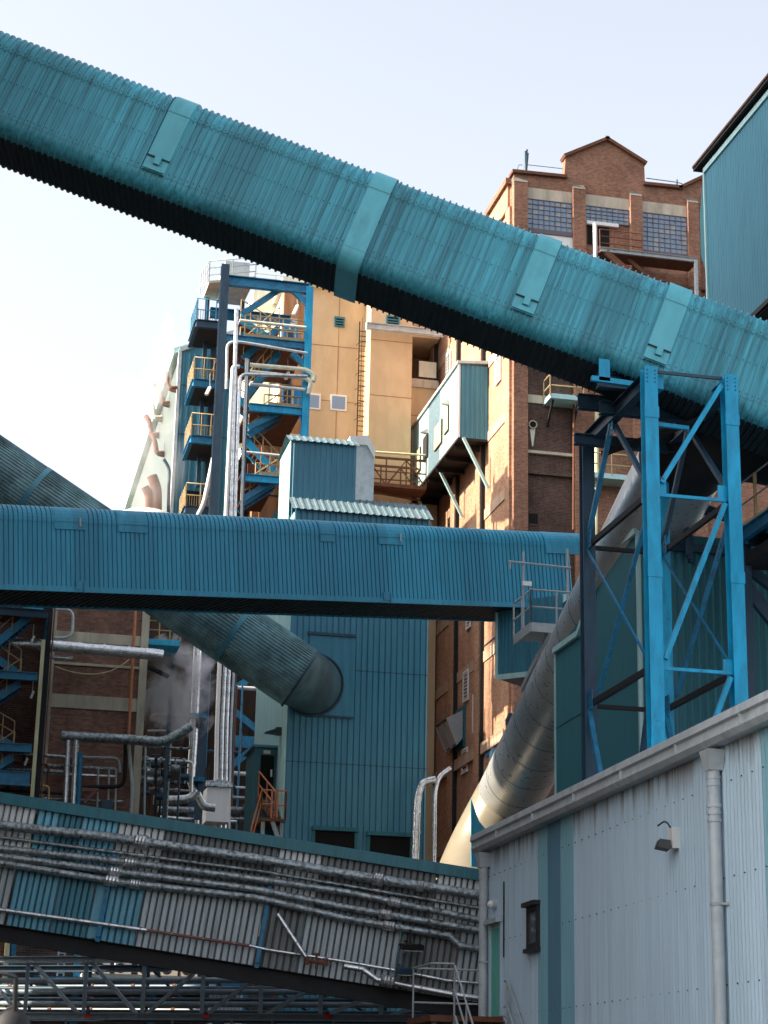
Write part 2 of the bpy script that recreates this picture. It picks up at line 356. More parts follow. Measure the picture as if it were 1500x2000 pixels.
for i, (px, py) in enumerate([(298, 337), (692, 490), (1018, 611), (1276, 702)]):
    p = pP(px, py, cn, ccn); s = p.dot(ch); bw = .54
    m = MB()
    Pa, Na = cpath('face', .078); Pr, Nr = cpath('roof', .092); O = cO(s)-CA*(bw/2)
    for P in (Pa, Pr[:17]) + ((cpath('low', .07)[0][:17],) if i == 1 else ()):
        for a, b in zip(P, P[1:]): m.quad(O+a, O+CA*bw+a, O+CA*bw+b, O+b)
        m.quad(*[O+q for q in P]) if 0 else None
    for e in (0, bw):
        for P in (Pa, Pr[:17]):
            for a, b, n in zip(P, P[1:], Na+Nr): m.quad(O+CA*e+a, O+CA*e+b, O+CA*e+b+cn*.06, O+CA*e+a+cn*.06)
    b = m.build('flashing_band', M['teal_flat'], cv)
    if i != 1:
        m = MB(); C = cO(s)+CB*.16-cn*.14+CA*.02
        m.bar(C-cn*.02, C-cn*.02+CB*.22, .15, .10, cn)
        m.build('hatch_box', M['teal_flat'], b)
        m = MB(); q = cO(s)-cn*.10
        m.prism([q-CA*.27+CB*.02, q+CA*.27+CB*.02, q+CA*.12+CB*.14, q-CA*.10+CB*.14], -cn*.05)
        m.box(q, q+V((.001, .001, .001))); m.build('rain_flap', M['teal_flat'], b)
        MB().bar(q-CA*.28+CB*.36, q+CA*.28+CB*.36, .03, .03, cn).build('seam', M['soot'], b)
    if i in (0, 2):
        q = cO(s)+CB*(HF+.53)+cn*.5+CA*.12
        MB().tube([q+CA*(.07*math.cos(a))+CB*(.03+.07*math.sin(a)) for a in [2*math.pi*k/10 for k in range(11)]], .018, 6).build('lifting_eye', M['steel'], cv)
m = MB()
for k in range(int(CLN/RP)):   # rows of fixing screws
    for h in (.1, .86, HF-.1, HF+.02): q = cO(cs0)+CA*(k*RP+.05)+CB*h-cn*.02; m.bar(q, q-cn*.03, .015, .015, CB)
o = m.build('fixing_screw', M['soot'], cv); o['kind'] = 'stuff'
# ------------------------------------------------------------------ blue horizontal gallery
ga = math.radians(80); gh = V((math.sin(ga), math.cos(ga), 0)); gn = V((-math.cos(ga), math.sin(ga), 0)); gc = 54.1
GS = .0835; GA = (gh+V((0,0,GS))).normalized(); GB = (V((0,0,1))-gh*GS).normalized()
def gO(s, off=0): return gh*s + gn*(gc+off) + V((0, 0, 14.85+GS*s))
R3 = Matrix(((GA.x, gn.x, GB.x), (GA.y, gn.y, GB.y), (GA.z, gn.z, GB.z)))
gl = thing('conveyor_gallery', 'long blue ribbed conveyor gallery running level between the buildings', 'conveyor', (0,0,0), M=Matrix.Translation(gO(18)) @ R3.to_4x4())
def garc(cx, cz, r, a0, a1, k=6):
    P, N = [], []
    for i in range(k+1):
        a = math.radians(a0+(a1-a0)*i/k); N.append(-gn*math.cos(a)+GB*math.sin(a)); P.append(gn*(cx-r*math.cos(a))+GB*(cz+r*math.sin(a)))
    return P, N
GHF = 2.03; GW = 2.0; gs0, gs1 = 6.0, 28.6
MB().wall(gO(gs0), GA, GB, -gn, gs1-gs0, GHF, .139, .04, 'slot', 3).build('side_cladding', M['blue'], gl)
P, N = garc(.5, GHF, .5, 0, 75); P = [GB*(GHF-.04)]+P; N = [-gn]+N; P.append(gn*(GW/2)+GB*(GHF+.55)); N.append(GB); P.append(gn*GW+GB*(GHF)); N.append(gn)
P = [p+n*.02 for p, n in zip(P, N)]
MB().wrap(gO(gs0), GA, P, N, gs1-gs0, .139, .04, 'slot').build('roof_cladding', M['blue'], gl)
m = MB()      # underside, boarded on the skew
for k in range(int((gs1-gs0)/.22)):
    a = gO(gs0)+GA*(k*.22); m.bar(a+gn*.02-GB*.03, a+gn*(GW-.02)-GA*.55-GB*.03, .13, .05, GB)
m.bar(gO(gs0)+gn*(GW/2)+GB*.02, gO(gs1)+gn*(GW/2)+GB*.02, GW-.02, .04, GB)
m.build('underside_boarding', M['soot'], gl)
MB().bar(gO(gs0)+GB*.0-gn*.035, gO(gs1)+GB*.0-gn*.035, .06, .16, GB).build('bottom_trim', M['blue'], gl)
MB().bar(gO(gs0)+gn*GW+GB*1.0, gO(gs1)+gn*GW+GB*1.0, .05, 2.2, GB).build('rear_wall', M['blue'], gl)
for px, w, hh in ((147, 62, .0), (270, 60, .0), (649, 32, 0), (773, 56, 0)):
    p = pP(px, 1015, gn, gc); s = p.dot(gh); w_ = w/3800*57
    m = MB()
    for k in range(6): m.quad(*[gO(s)+GA*e+q+n*.055 for e, q, n in ((-w_/2, P[k], N[k]), (w_/2, P[k], N[k]), (w_/2, P[k+1], N[k+1]), (-w_/2, P[k+1], N[k+1]))])
    m.bar(gO(s)-GA*w_/2+GB*(GHF-.12)-gn*.05, gO(s)+GA*w_/2+GB*(GHF-.12)-gn*.05, .05, .24, GB)
    b = m.build('roof_hatch', M['blue'], gl)
    if px in (147, 773): MB().bar(gO(s)+GA*.3+GB*(GHF-.15)-gn*.1, gO(s)+GA*.3+GB*(GHF+.12)-gn*.1, .05, .03, gn).build('handle', M['grail'], b)
for px in (158, 757):
    p = pP(px, 1140, gn, gc); s = p.dot(gh)
    MB().bar(gO(s)+GB*.0-gn*.07, gO(s)+GB*.26-gn*.07, .3, .03, gn).bar(gO(s)+GA*.1-GB*.1-gn*.1, gO(s)+GA*.1+GB*.2-gn*.1, .04, .03, gn).build('drain_hatch', M['blue'], gl)
# end flashing and drop chute at the right-hand end
s = pP(1095, 1060, gn, gc).dot(gh)
m = MB()
for k in range(7): m.quad(*[gO(s)+GA*e+q+n*.05 for e, q, n in ((-.42, P[k], N[k]), (2.2, P[k], N[k]), (2.2, P[k+1], N[k+1]), (-.42, P[k+1], N[k+1]))])
m.bar(gO(s)-GA*.42+GB*(GHF-.14)-gn*.06, gO(s)+GA*2.2+GB*(GHF-.14)-gn*.06, .04, .28, GB)
m.build('end_flashing', M['blue'], gl)
# drop leg under the gallery
a = pP(970, 1215, gn, gc+.9); q0 = V((a.x, a.y, 0)); lx = V((1,0,0)); ly = V((0,1,0))
X0, Y0 = a.x, a.y
zt = 17.3; zb0 = _at(970, 1325, 1, Y0).z
Xr, Yr = X0+1.75, Y0-1.7
m = MB(); wl = V((Xr-X0, Yr-Y0, 0)); L_ = wl.length; wd_ = wl.normalized(); wn = V((wd_.y, -wd_.x, 0))
m.wall((X0, Y0, zb0), wd_, (0,0,1), wn, L_, zt-zb0, .13, .03, 'trap'); m.quad((Xr, Yr, zb0), (Xr+2.5, Yr+.6, zb0), (Xr+2.5, Yr+.6, zt), (Xr, Yr, zt))
m.build('drop_leg', M['seablue'], gl)
m = MB().quad((X0, Y0, zb0), (Xr, Yr, zb0), (Xr+2.5, Yr+.6, zb0), (X0+2.5, Y0+2.2, zb0)); m.build('drop_leg_floor', M['soot'], gl)
MB().bar((X0, Y0, zb0+.03), (Xr, Yr, zb0+.03), .07, .16).bar((Xr, Yr, zb0), (Xr, Yr, zt), .1, .1).bar((X0, Y0, zb0), (X0, Y0, zt), .08, .08).build('drop_leg_trim', M['seapale'], gl)
# ------------------------------------------------------------------ lower sloping gallery carrying pipes
la = math.radians(12); ln = V((math.sin(la), math.cos(la), 0)); lh = V((math.cos(la), -math.sin(la), 0)); lc = 49.106
LS = -.138; LA = (lh+V((0,0,LS))).normalized(); LB = (V((0,0,1))-lh*LS).normalized()
def lO(s, h=0, off=0): return lh*s + ln*(lc+off) + V((0, 0, 4.55+LS*s)) + LB*h
def lS(px, py=1750): return pP(px, py, ln, lc).dot(lh)
R3 = Matrix(((LA.x, ln.x, LB.x), (LA.y, ln.y, LB.y), (LA.z, ln.z, LB.z)))
lg = thing('conveyor_gallery', 'low grey and teal striped ribbed gallery sloping right, carrying lagged pipes', 'conveyor', (0,0,0), M=Matrix.Translation(lO(-3)) @ R3.to_4x4())
LH = 2.92; ls0, ls1 = -13.0, 4.2
M['strip_white'] = paint('dirty_white_sheet', (158, 168, 172), (88, 94, 96), .75, (9, 3, .7), .03, .45)
M['strip_blue'] = paint('sky_blue_sheet', (84, 146, 166), (42, 84, 98), .7, (9, 3, .7), .03, .45)
M['strip_teal'] = paint('teal_strip_sheet', (50, 116, 134), (22, 60, 72), .6, (9, 3, .7), .03, .45)
M['strip_grey'] = paint('sooty_grey_sheet', (104, 108, 108), (42, 44, 44), .7, (9, 3, .7), .05, .5)
M['strip_sky'] = paint('pale_sky_strip', (104, 172, 194), (62, 116, 134), .6, (9, 3, .7), .03, .45)  # paler sky blue, upper strips only
M['groove_sky'] = paint('dark_teal_groove', (40, 84, 98), (20, 36, 42), .7, (9, 3, .7), .05, .6)  # darker colours for the groove faces of the low gallery
M['groove_grey'] = paint('dark_grey_groove', (74, 78, 80), (34, 36, 36), .7, (9, 3, .7), .05, .6)
lm = ['strip_white', 'strip_blue', 'strip_teal', 'strip_grey', 'strip_pale', 'strip_sky']
hs = LH*.55
for nm, y, h0, h1, segs in (('upper_cladding', 1640, hs, LH, [(-400, 0), (40, 0), (83, 1), (128, 2), (200, 1), (292, 0), (515, 3), (600, 0), (825, 3), (895, 0), (960, 0)]),
                         ('lower_cladding', 1790, 0, hs+.02, [(-400, 2), (12, 0), (98, 1), (170, 2), (266, 1), (500, 0), (582, 3), (770, 0), (882, 3), (950, 0)])):
    m = MB(); s = ls0
    for i, (px, k) in enumerate(segs):
        if nm[0] == 'u': k = {0: 4, 1: 5}.get(k, k)
        e = lS(px, y) if i < len(segs)-1 else ls1
        n_ = max(1, round((e-s)/.163)); m.mat(k).wall(lO(s, h0), LA, LB, -ln, e-s-.002, h1-h0, (e-s)/n_, .075, 'wide', 1, 6+k); s = e
    m.build(nm, [M[x] for x in lm]+[M['groove_'+('sky' if i in (1, 2, 5) else 'grey')] for i in range(6)], lg)
m = MB(); m.bar(lO(ls0, LH+.11, -.1), lO(ls1, LH+.11, -.1), .26, .24, LB); m.bar(lO(ls0, LH+.02, -.12), lO(ls1, LH+.02, -.12), .2, .05, LB); m.build('eaves_flashing', M['green'], lg)
MB().bar(lO(ls0, LH+.25, 1.3), lO(ls1, LH+.25, 1.3), 2.8, .06, LB).build('roof', M['green'], lg)
MB().ibeam(lO(ls0, -.2, .12), lO(ls1, -.2, .12), .3, .42, .03, LB).build('edge_beam', M['black'], lg)
MB().bar(lO(ls0, -.05, 1.35), lO(ls1, -.05, 1.35), 2.3, .08, LB).ibeam(lO(ls0, -.1, 2.3), lO(ls1, -.1, 2.3), .3, .2, .03, LB).build('underside', M['black'], lg)
for k in range(9): MB().bar(lO(ls0+1+k*2, -.16, .2), lO(ls0+1+k*2, -.14, 2.3), .12, .14).build('cross_beam', M['black'], lg)
m = MB(); s = lS(192, 1770)
m.bar(lO(s-.12, .02, -.07), lO(s-.12, hs+.1, -.07), .22, .03, ln); o = m.build('cover_strip', M['strip_blue'], lg)
for px in (193, 503): s = lS(px+4, 1770); MB().ibeam(lO(s, -.05, -.17), lO(s, hs+.5, -.17), .1, .12, .015, ln).bar(lO(s, .12, -.3), lO(s, .12, .05), .1, .1).build('pipe_bracket', M['bsteel'], lg)
# the pipes
def lP(px, py, off): return pP(px, py, ln, lc-off)
def lagged(label, pts, d, off, mt='foil', wraps=(), group='lagged pipes along the low gallery'):
    P = [lP(x, y, off) for x, y in pts]; P[0] = P[0]+(P[0]-P[1]).normalized()*(2.5 if pts[0][0] == 0 else 0)
    r = d/3800*50/2
    t = thing('lagged_pipe', label, 'pipe', P[1], group)
    rr = random.Random(len(label)); path = []
    for a, b in zip(P, P[1:]):
        k = max(1, int((b-a).length/.35)); path += [a.lerp(b, i/k) for i in range(k)]
    path.append(P[-1])
    MB().tube(path, [r*rr.uniform(.985, 1.015) for _ in path], 14).build('lagging', M[mt], t)
    L = P[0]; D = (P[-1]-P[0])
    for i, x in enumerate(range(30, int(pts[-1][0]), 61)):
        for (x0, y0), (x1, y1) in zip(pts, pts[1:]):
            if x0 <= x < x1:
                y = y0+(y1-y0)*(x-x0)/(x1-x0); q = lP(x, y, off); e = (lP(x1, y1, off)-q).normalized()
                MB().tube([q-e*.018, q+e*.018], r*1.1, 14).build('band', M['foil'], t)
    for x, w, k in wraps:
        for (x0, y0), (x1, y1) in zip(pts, pts[1:]):
            if x0 <= x < x1:
                y = y0+(y1-y0)*(x-x0)/(x1-x0); q = lP(x, y, off); e = (lP(x1, y1, off)-q).normalized(); wl_ = w/3800*50
                n_ = 9; MB().tube([q+e*wl_*(i/(n_-1)-.5) for i in range(n_)], [r*k*(.86 if i in (0, n_-1) else (1.06 if i % 2 else .95)) for i in range(n_)], 14, smooth=False).build('joint_wrap', M['alu'], t)
    return t
lagged('widest lagged pipe, topmost of the bundle on the low gallery', [(0, 1612), (213, 1635), (500, 1677), (680, 1708), (940, 1749)], 18.5, .34, wraps=((276, 26, 1.4), (738, 22, 1.35), (820, 14, 1.15)))
lagged('thin dark lagged pipe, second from the top of the bundle', [(0, 1635), (207, 1662), (500, 1700), (940, 1774)], 7, .2, wraps=((275, 12, 1.4), (735, 16, 1.3)))
lagged('lagged pipe third from the top of the bundle', [(0, 1657), (233, 1682), (500, 1717), (680, 1743), (940, 1798)], 14, .3, wraps=((255, 24, 1.4), (772, 24, 1.35)))
lagged('lagged pipe fourth from the top of the bundle', [(0, 1672), (233, 1703), (500, 1737), (680, 1773), (940, 1818)], 14, .3, wraps=((226, 22, 1.3), (752, 24, 1.35)))
lagged('lagged pipe fifth from the top, stepping down near the shed', [(0, 1685), (233, 1723), (500, 1753), (680, 1795), (878, 1828), (898, 1847), (940, 1854)], 14, .3, wraps=((218, 26, 1.45), (264, 20, 1.3), (760, 24, 1.3)))
lagged('silver bright pipe along the bottom of the teal cladding', [(0, 1777), (180, 1802), (287, 1817)], 8.5, .2, 'alu', group=None)
lagged('thin red-brown pipe on the low gallery', [(287, 1817), (487, 1847)], 5.5, .2, 'redpaint', group=None)
lagged('thin pale pipe below the grey cladding, ending at the shed', [(487, 1847), (523, 1855), (667, 1877), (773, 1895), (873, 1915), (940, 1921)], 6, .2, 'alu', group=None)
t = lagged('short silver pipe slanting steeply across the grey cladding', [(542, 1785), (604, 1879)], 9.5, .42, 'alu', group=None)
q = lP(618, 1877, .42); m = MB()
m.tube([q-V((.25,0,0)), q+V((.3,0,-.05))], .045, 8).tube([q+V((0,0,-.2)), q+V((0,0,.17))], .03, 8).tube([q+V((-.08,0,.17)), q+V((.08,0,.17))], .025, 8).tube([q+V((-.24,0,-.1)), q+V((-.24,0,.1))], .06, 8).tube([q+V((.22,0,-.12)), q+V((.22,0,.08))], .06, 8)
tag(m.build('pipe_valve', M['rust']), 'small rusty valve at the foot of the slanting silver pipe', 'valve')
lagged('lagged pipe dropping under the low gallery beside the shed stair', [(672, 1887), (708, 1893), (737, 1914), (757, 1917), (800, 1926), (877, 1941), (940, 1951)], 11, .45, 'alu', wraps=((757, 27, 2.0),), group=None)
def floodlight(name, label, q, mt, w=.5):
    t = thing(name, label, 'floodlight', q)
    MB().bar(q+V((0, -.02, -.02)), q+V((0, -.02, .5)), .05, .05).bar(q+V((-.06, 0, .2)), q+V((-.06, .35, .25)), .04, .04).build('bracket', M[mt], t)
    m = MB(); m.prism([q+V((-w/2, -.35, -.02)), q+V((w/2, -.35, -.02)), q+V((w/2, .02, .02)), q+V((-w/2, .02, .02))], V((0, -.04, .12))); m.box(q+V((-w*.55, -.1, .1)), q+V((w*.55, .05, .15)))
    m.build('housing', M[mt], t)
    MB().prism([q+V((-w*.42, -.32, -.035)), q+V((w*.42, -.32, -.035)), q+V((w*.42, -.02, -.005)), q+V((-w*.42, -.02, -.005))], V((0, 0, -.012))).build('lens', M['lampglass'], t)
    return t
floodlight('floodlight', 'black floodlight on the grey cladding, its hood above a teal one', lP(801, 1856, .5), 'black', .52)
floodlight('floodlight', 'small dark teal lamp unit on the lowest pale pipe', lP(787, 1903, .5), 'dsteel', .36)
# ------------------------------------------------------------------ pale grey shed
SX = 12.3
sh = thing('metal_shed', 'pale grey corrugated shed with two teal stripes and a grey gutter', 'shed', (SX, 36, 0))
ys = [46.2] + [pX(x, 1720, SX).y for x in (1053, 1072, 1098, 1123)] + [pX(1494, 1600, SX).y, pX(1494, 1600, SX).y-.8, 16]
m = MB()
yw0, yw1 = pX(1036, 1800, SX).y, pX(1057, 1800, SX).y; zw0, zw1 = pX(1046, 1852, SX).z, pX(1046, 1771, SX).z
yd0, yd1 = pX(964, 1900, SX).y, pX(983, 1900, SX).y; zd0, zd1 = 3.72, pX(972, 1814, SX).z
YE = 45.1
segs = [(YE, ys[1], 0), (ys[1], ys[2], 1), (ys[2], ys[3], 2), (ys[3], ys[4], 1), (ys[4], ys[5], 0), (ys[5], ys[6], 1), (ys[6], ys[7], 0)]
for a, b, k in segs: m.mat(k).wall((SX, a, 0), (0,-1,0), (0,0,1), (-1,0,0), a-b-.001, 7.56, .15, .038, 'sine', 1)
m.build('wall', [M['shed'], M['shed_teal'], M['shed_dark']], sh)
m = MB(); m.mat(0).box((SX+.05, 16, 0), (SX+.3, YE-.02, 7.5)); m.box((SX+.3, YE-.25, 0), (SX+14, YE-.02, 7.5)); m.build('end_wall', M['shed'], sh)
m = MB(); m.prism([(SX+.1, 16, 7.56), (SX+14, 16, 8.3), (SX+14, 16, 8.42), (SX+.1, 16, 7.75)], V((0, YE-16, 0))); m.build('roof', M['trim'], sh)
prof = [(SX+.02, 7.56), (SX-.26, 7.55), (SX-.33, 7.64), (SX-.30, 7.80), (SX-.36, 7.83), (SX-.34, 7.97), (SX+.1, 8.02)]
MB().prism([(x, 16, z) for x, z in prof], V((0, YE+.35-16, 0))).build('gutter', M['trim'], sh)
for k in range(9): MB().box((SX-.352, 20+k*2.9, 7.66), (SX-.2, 20.018+k*2.9, 7.945)).build('gutter_joint', M['trim'], sh)
m = MB(); m.box((SX-.05, YE+.0, 0), (SX+.25, YE+.12, 7.55)); m.build('corner_trim', M['blue'], sh)
def downpipe(px, py, parent):
    p = pX(px, py, SX-.16); y = p.y; x = SX-.16; r = .105
    m = MB(); m.tube([(x, y, 0), (x, y, 7.1)], r, 14)
    for z in (7.02, 6.9, 6.55, 6.43, 6.31): m.tube([(x, y, z), (x, y, z+.05)], r*1.14, 14)
    m.tube([(x, y, 6.55), (x, y, 7.2)], r*1.04, 14)
    o = m.build('downpipe', M['trim'], parent)
    m = MB(); m.add([(x-.12, y-.12, 7.16), (x+.12, y-.12, 7.16), (x+.12, y+.12, 7.16), (x-.12, y+.12, 7.16), (x-.17, y-.19, 7.5), (x+.15, y-.19, 7.5), (x+.15, y+.19, 7.5), (x-.17, y+.19, 7.5)], [(0,3,2,1),(4,5,6,7),(0,1,5,4),(1,2,6,5),(2,3,7,6),(3,0,4,7)])
    m.build('hopper', M['trim'], o)
    for z in (4.95, 2.4): MB().tube([(x, y, z), (x, y, z+.05)], r*1.12, 14).bar((x, y-.1, z+.025), (x+.16, y-.16, z+.025), .04, .04).build('bracket', M['grail'], o)
downpipe(944, 1800, sh); downpipe(1396, 1600, sh)
m = MB()
m.box((SX-.1, yw1, zw0), (SX-.02, yw1+.09, zw1)); m.box((SX-.1, yw0-.09, zw0), (SX-.02, yw0, zw1)); m.box((SX-.1, yw1+.09, zw1-.1), (SX-.02, yw0-.09, zw1)); m.box((SX-.1, yw1+.09, zw0), (SX-.02, yw0-.09, zw0+.1))
w = m.build('window', M['dframe'], sh)
MB().box((SX-.06, yw1+.07, zw0+.08), (SX-.04, yw0-.07, zw1-.08)).build('pane', M['glass'], w)
MB().box((SX-.16, yw1-.06, zw0-.09), (SX-.01, yw0+.06, zw0-.002)).box((SX-.2, yw1-.06, zw1+.002), (SX-.01, yw0+.06, zw1+.1)).build('sill', M['dframe'], w)
m = MB(); m.box((SX-.06, yd1, zd0), (SX-.03, yd0, zd1)); d = m.build('door', M['door_teal'], sh)
MB().box((SX-.1, yd0+.003, zd0), (SX-.01, yd0+.12, zd1+.1)).box((SX-.1, yd1-.1, zd0), (SX-.01, yd1-.003, zd1+.1)).build('frame', M['shed'], d)
MB().prism([(SX-.22, yd1-.12, zd1+.1), (SX-.02, yd1-.12, zd1+.12), (SX-.02, yd1-.12, zd1+.26), (SX-.22, yd1-.12, zd1+.2)], V((0, yd0-yd1+.24, 0))).build('canopy', M['trim'], d)
q = V((SX-.14, (yd0+yd1)/2+.1, zd1+.55))
t = thing('wall_lamp', 'small round bulkhead lamp above the shed door canopy', 'wall lamp', q)
MB().tube([q+V((.12,0,0)), q], .1, 12).build('base', M['trim'], t); MB().tube([q, q+V((-.05,0,0)), q+V((-.1,0,0))], [.095, .09, .04], 12).build('lamp_glass', M['lampglass'], t)
p = pX(1312, 1640, SX-.12)
t = thing('wall_lamp', 'white wall lamp with a grey hood high on the grey shed', 'wall lamp', p)
MB().box(p+V((-.04, -.13, -.16)), p+V((.1, .08, .2))).build('back_box', M['white'], t)
MB().prism([p+V((-.06, .05, -.05)), p+V((-.22, .15, -.02)), p+V((-.27, .17, -.16)), p+V((-.08, .05, -.21))], V((-.02, -.22, .02))).build('hood', M['dframe'], t)
MB().tube(bend([p+V((0, .02, .2)), p+V((-.1, .02, .34)), p+V((-.2, .15, .25))], .1), .015, 6).build('cable', M['dframe'], t)
m = MB(); y = pX(988, 1800, SX).y; m.tube([(SX-.05, y, pX(988, 1870, SX).z), (SX-.05, y, pX(988, 1722, SX).z)], .018, 6).build('wall_conduit', M['dframe'], sh)
m = MB()
for yb in [18+.44*k for k in range(62)]:
    if abs(yb-31) > .2:
        for z in (3.7, 5.4, 6.95): m.bar((SX-.02, yb, z), (SX-.04, yb, z), .019, .019)
o = m.build('fixing_screw', M['dframe'], sh); o['kind'] = 'stuff'
# stair at the shed door
st = thing('entry_stair', 'grey steel stair and landing at the green shed door', 'stair', (11.6, 43, 0))
lz = 3.68; xa = 10.5
MB().box((xa, 43.3, lz-.14), (SX-.05, 45.6, lz)).build('landing', M['rust'], st)
MB().box((xa+.1, 45.3, 0), (xa+.2, 45.4, lz-.143)).box((xa+.1, 43.5, 0), (xa+.2, 43.6, lz-.143)).build('leg', M['grail'], st)
for x in (11.05, SX-.12): MB().bar((x, 43.3, lz-.1), (x, 39.0, .1), .05, .25).build('stringer', M['grail'], st)
for k in range(18): f = (k+.5)/18; MB().box((11.08, 43.3-4.3*f-.12, lz-3.58*f-.03), (SX-.15, 43.3-4.3*f+.12, lz-3.58*f)).build('tread', M['rust'], st)
for x, y0 in ((11.05, 43.3), (SX-.14, 42.9)):
    m = MB(); d = V((0, -4.3, -3.58)); b = V((x, y0, lz-(43.3-y0)*.83))
    for h in (1.1, .55): m.tube(bend([b+V((-.0, .25, h)), b+V((0, 0, h)), b+d*.95+V((0, 0, h))], .1), .024, 8)
    for f in (0, .25, .5, .75): m.tube([b+d*f, b+d*f+V((0,0,1.1))], .024, 8)
    m.build('handrail', M['grail'], st)
ya = 45.2; z0, z1 = lz+.35, lz+1.12
MB().tube(bend([(xa+.05, ya, z1), (12.25, ya-.1, z1), (12.25, ya-.1, z0), (xa+.05, ya, z0)], .12), .024, 8).tube([(xa+.05, ya, lz), (xa+.05, ya, z1)], .024, 8).tube(bend([(xa+.05, ya, z1), (xa+.05, 43.4, z1), (11.05, 43.3, z1)], .1), .024, 8).build('guard_rail', M['grail'], st)
# ------------------------------------------------------------------ blue support tower
tw = thing('support_tower', 'bright blue four-legged steel tower carrying the inclined conveyor', 'tower', (14.9, 40.2, 0))
XA, XB, YA, YB = 13.97, 15.84, 38.0, 42.4
for x, y, zt_, mt in ((XA, YA, 17.4, 'steel'), (XB, YA, 17.4, 'steel'), (XA, YB, 17.3, 'dsteel'), (XB, YB, 17.3, 'steel')):
    MB().ibeam((x, y, 0), (x, y, zt_), .3, .3, .03, (0, 1, 0)).build('column', M[mt], tw)
m = MB()
for x in (XA, XB):
    for k in range(4):
        for j in (-.09, .09): m.tube([(x+j, YA-.15, 17.3-.09*k), (x+j, YA-.172, 17.3-.09*k)], .014, 6)
m.build('bolts', M['dsteel'], tw)
def bm(nm, a, b, w, h, mt, up=(0,0,1)): MB().ibeam(a, b, w, h, .02, up).build(nm, M[mt], tw)
def br(a, b, w, mt): MB().bar(a, b, w, w*.9).build('brace', M[mt], tw)
for x in (XA, XB): bm('top_beam', (x, YA+.15, 17.15), (x, YB-.15, 17.15), .22, .36, 'dsteel')
for x in (XA, XB):
    for z in (14.52, 10.7, 6.8): MB().bar((x, YA+.15, z), (x, YB-.15, z), .09, .13).build('side_beam', M['black'], tw)
for z in (14.48, 10.65, 6.8): MB().bar((XA+.15, YA-.02, z), (XB-.15, YA-.02, z), .06, .07).build('front_beam', M['steel'], tw)
for z in (14.5, 10.68): MB().bar((XA+.15, YB, z), (XB-.15, YB, z), .08, .1).build('back_beam', M['black'], tw)
MB().bar((XA+.15, YA, 17.33), (XB-.15, YA, 17.33), .05, .07).build('front_beam', M['dsteel'], tw)
for z in (14.6, 10.72, 6.9):
    for x, sg in ((XA+.22, 1), (XB-.22, -1)): MB().box((x-.12, YA-.03, z-.12), (x+.12, YA-.01, z+.22)).build('gusset', M['steel'], tw)
e = .12
br((XA+.22, YA-.06, 14.75), (XB-.2, YA-.06, 17.15), .11, 'steel'); br((XA+.22, YA-.06, 10.85), (XB-.2, YA-.06, 14.4), .11, 'steel'); br((XA+.22, YA-.06, 7.0), (XB-.2, YA-.06, 10.55), .11, 'steel')
for x, m1, m2 in ((XA, 'bsteel', 'dsteel'), (XB, 'dsteel', 'dsteel')):
    br((x-.03, 40.45, 16.95), (x-.03, YB-.15, 14.7), .11, m1); br((x+.03, 40.45, 16.95), (x+.03, YA+.2, 14.7), .11, m2)
    br((x-.06, YB-.15, 14.4), (x-.06, YA+.2, 10.85), .05, 'bsteel'); br((x+.04, YB-.6, 10.9), (x+.04, YA+.2, 14.3), .09, 'bsteel')
    br((x-.03, YB-.1, 10.55), (x-.03, 40.6, 6.9), .11, 'bsteel'); br((x+.03, YA+.2, 10.55), (x+.03, 39.9, 6.9), .11, 'dsteel')
for x in (XA, XB):
    for y, z, sg in ((YA+.27, 14.6, 1), (YA+.27, 10.75, 1), (YB-.27, 14.6, -1), (YB-.27, 10.75, -1), (40.45, 16.85, 1)):
        g_ = MB(); g_.box((x-.07, y-.17, z-.2), (x-.055, y+.17, z+.24)); g_ = g_.build('gusset', M['bsteel'], tw); b_ = MB()
        for dy in (-.09, .09):
            for dz in (-.1, .02, .14): b_.tube([(x-.07, y+dy, z+dz), (x-.085, y+dy, z+dz)], .016, 6)
        b_.build('bolts', M['dsteel'], g_)
for x in (XA, XB):
    for z in (5.2, 8.9, 12.6, 16.2): MB().box((x-.165, YA-.165, z), (x+.165, YA-.151, z+.26)).build('splice_plate', M['steel'], tw)
# bearers under the conveyor
for y, x0, x1 in ((39.55, 13.3, 15.65), (41.0, 13.3, 15.7)):
    p = V((x0, y, 0))
    m = MB(); zt2 = 17.62
    m.ibeam((x0, y, zt2), (x1, y, zt2), .2, .36, .025); m.bar((x0+.9, y, zt2-.16), (x0+.9, y, zt2+.16), .18, .02); m.bar((x1-.5, y, zt2-.16), (x1-.5, y, zt2+.16), .18, .02)
    m.build('bearer', M['dsteel'], tw)
MB().ibeam((13.6, 40.3, 17.25), (16.1, 40.3, 17.25), .2, .3).ibeam((13.4, 41.6, 16.9), (16.1, 41.6, 16.9), .2, .26).build('bearer', M['dsteel'], tw)
MB().bar((14.1, 38.8, 16.55), (15.5, 41.9, 16.9), .1, .12).bar((15.6, 38.9, 16.7), (14.2, 41.9, 16.7), .1, .12).build('plan_brace', M['black'], tw)
MB().bar((14.2, 39.1, 16.53), (15.3, 39.1, 16.5), .08, .09).build('front_tie', M['steel'], tw)
p = pY(1178, 722, 39.1); MB().box((p.x-.13, 39.0, p.z-.3), (p.x+.13, 39.03, p.z+.22)).bar((p.x-.3, 39.05, p.z-.26), (p.x-.3+1.0, 39.05, p.z-.3), .1, .12).build('bracket_plate', M['steel'], tw)
p = pY(1284, 742, 38.1); MB().box((p.x-.02, 38.1, p.z-.2), (p.x+.14, 38.5, p.z+.1)).build('saddle', M['steel'], tw)
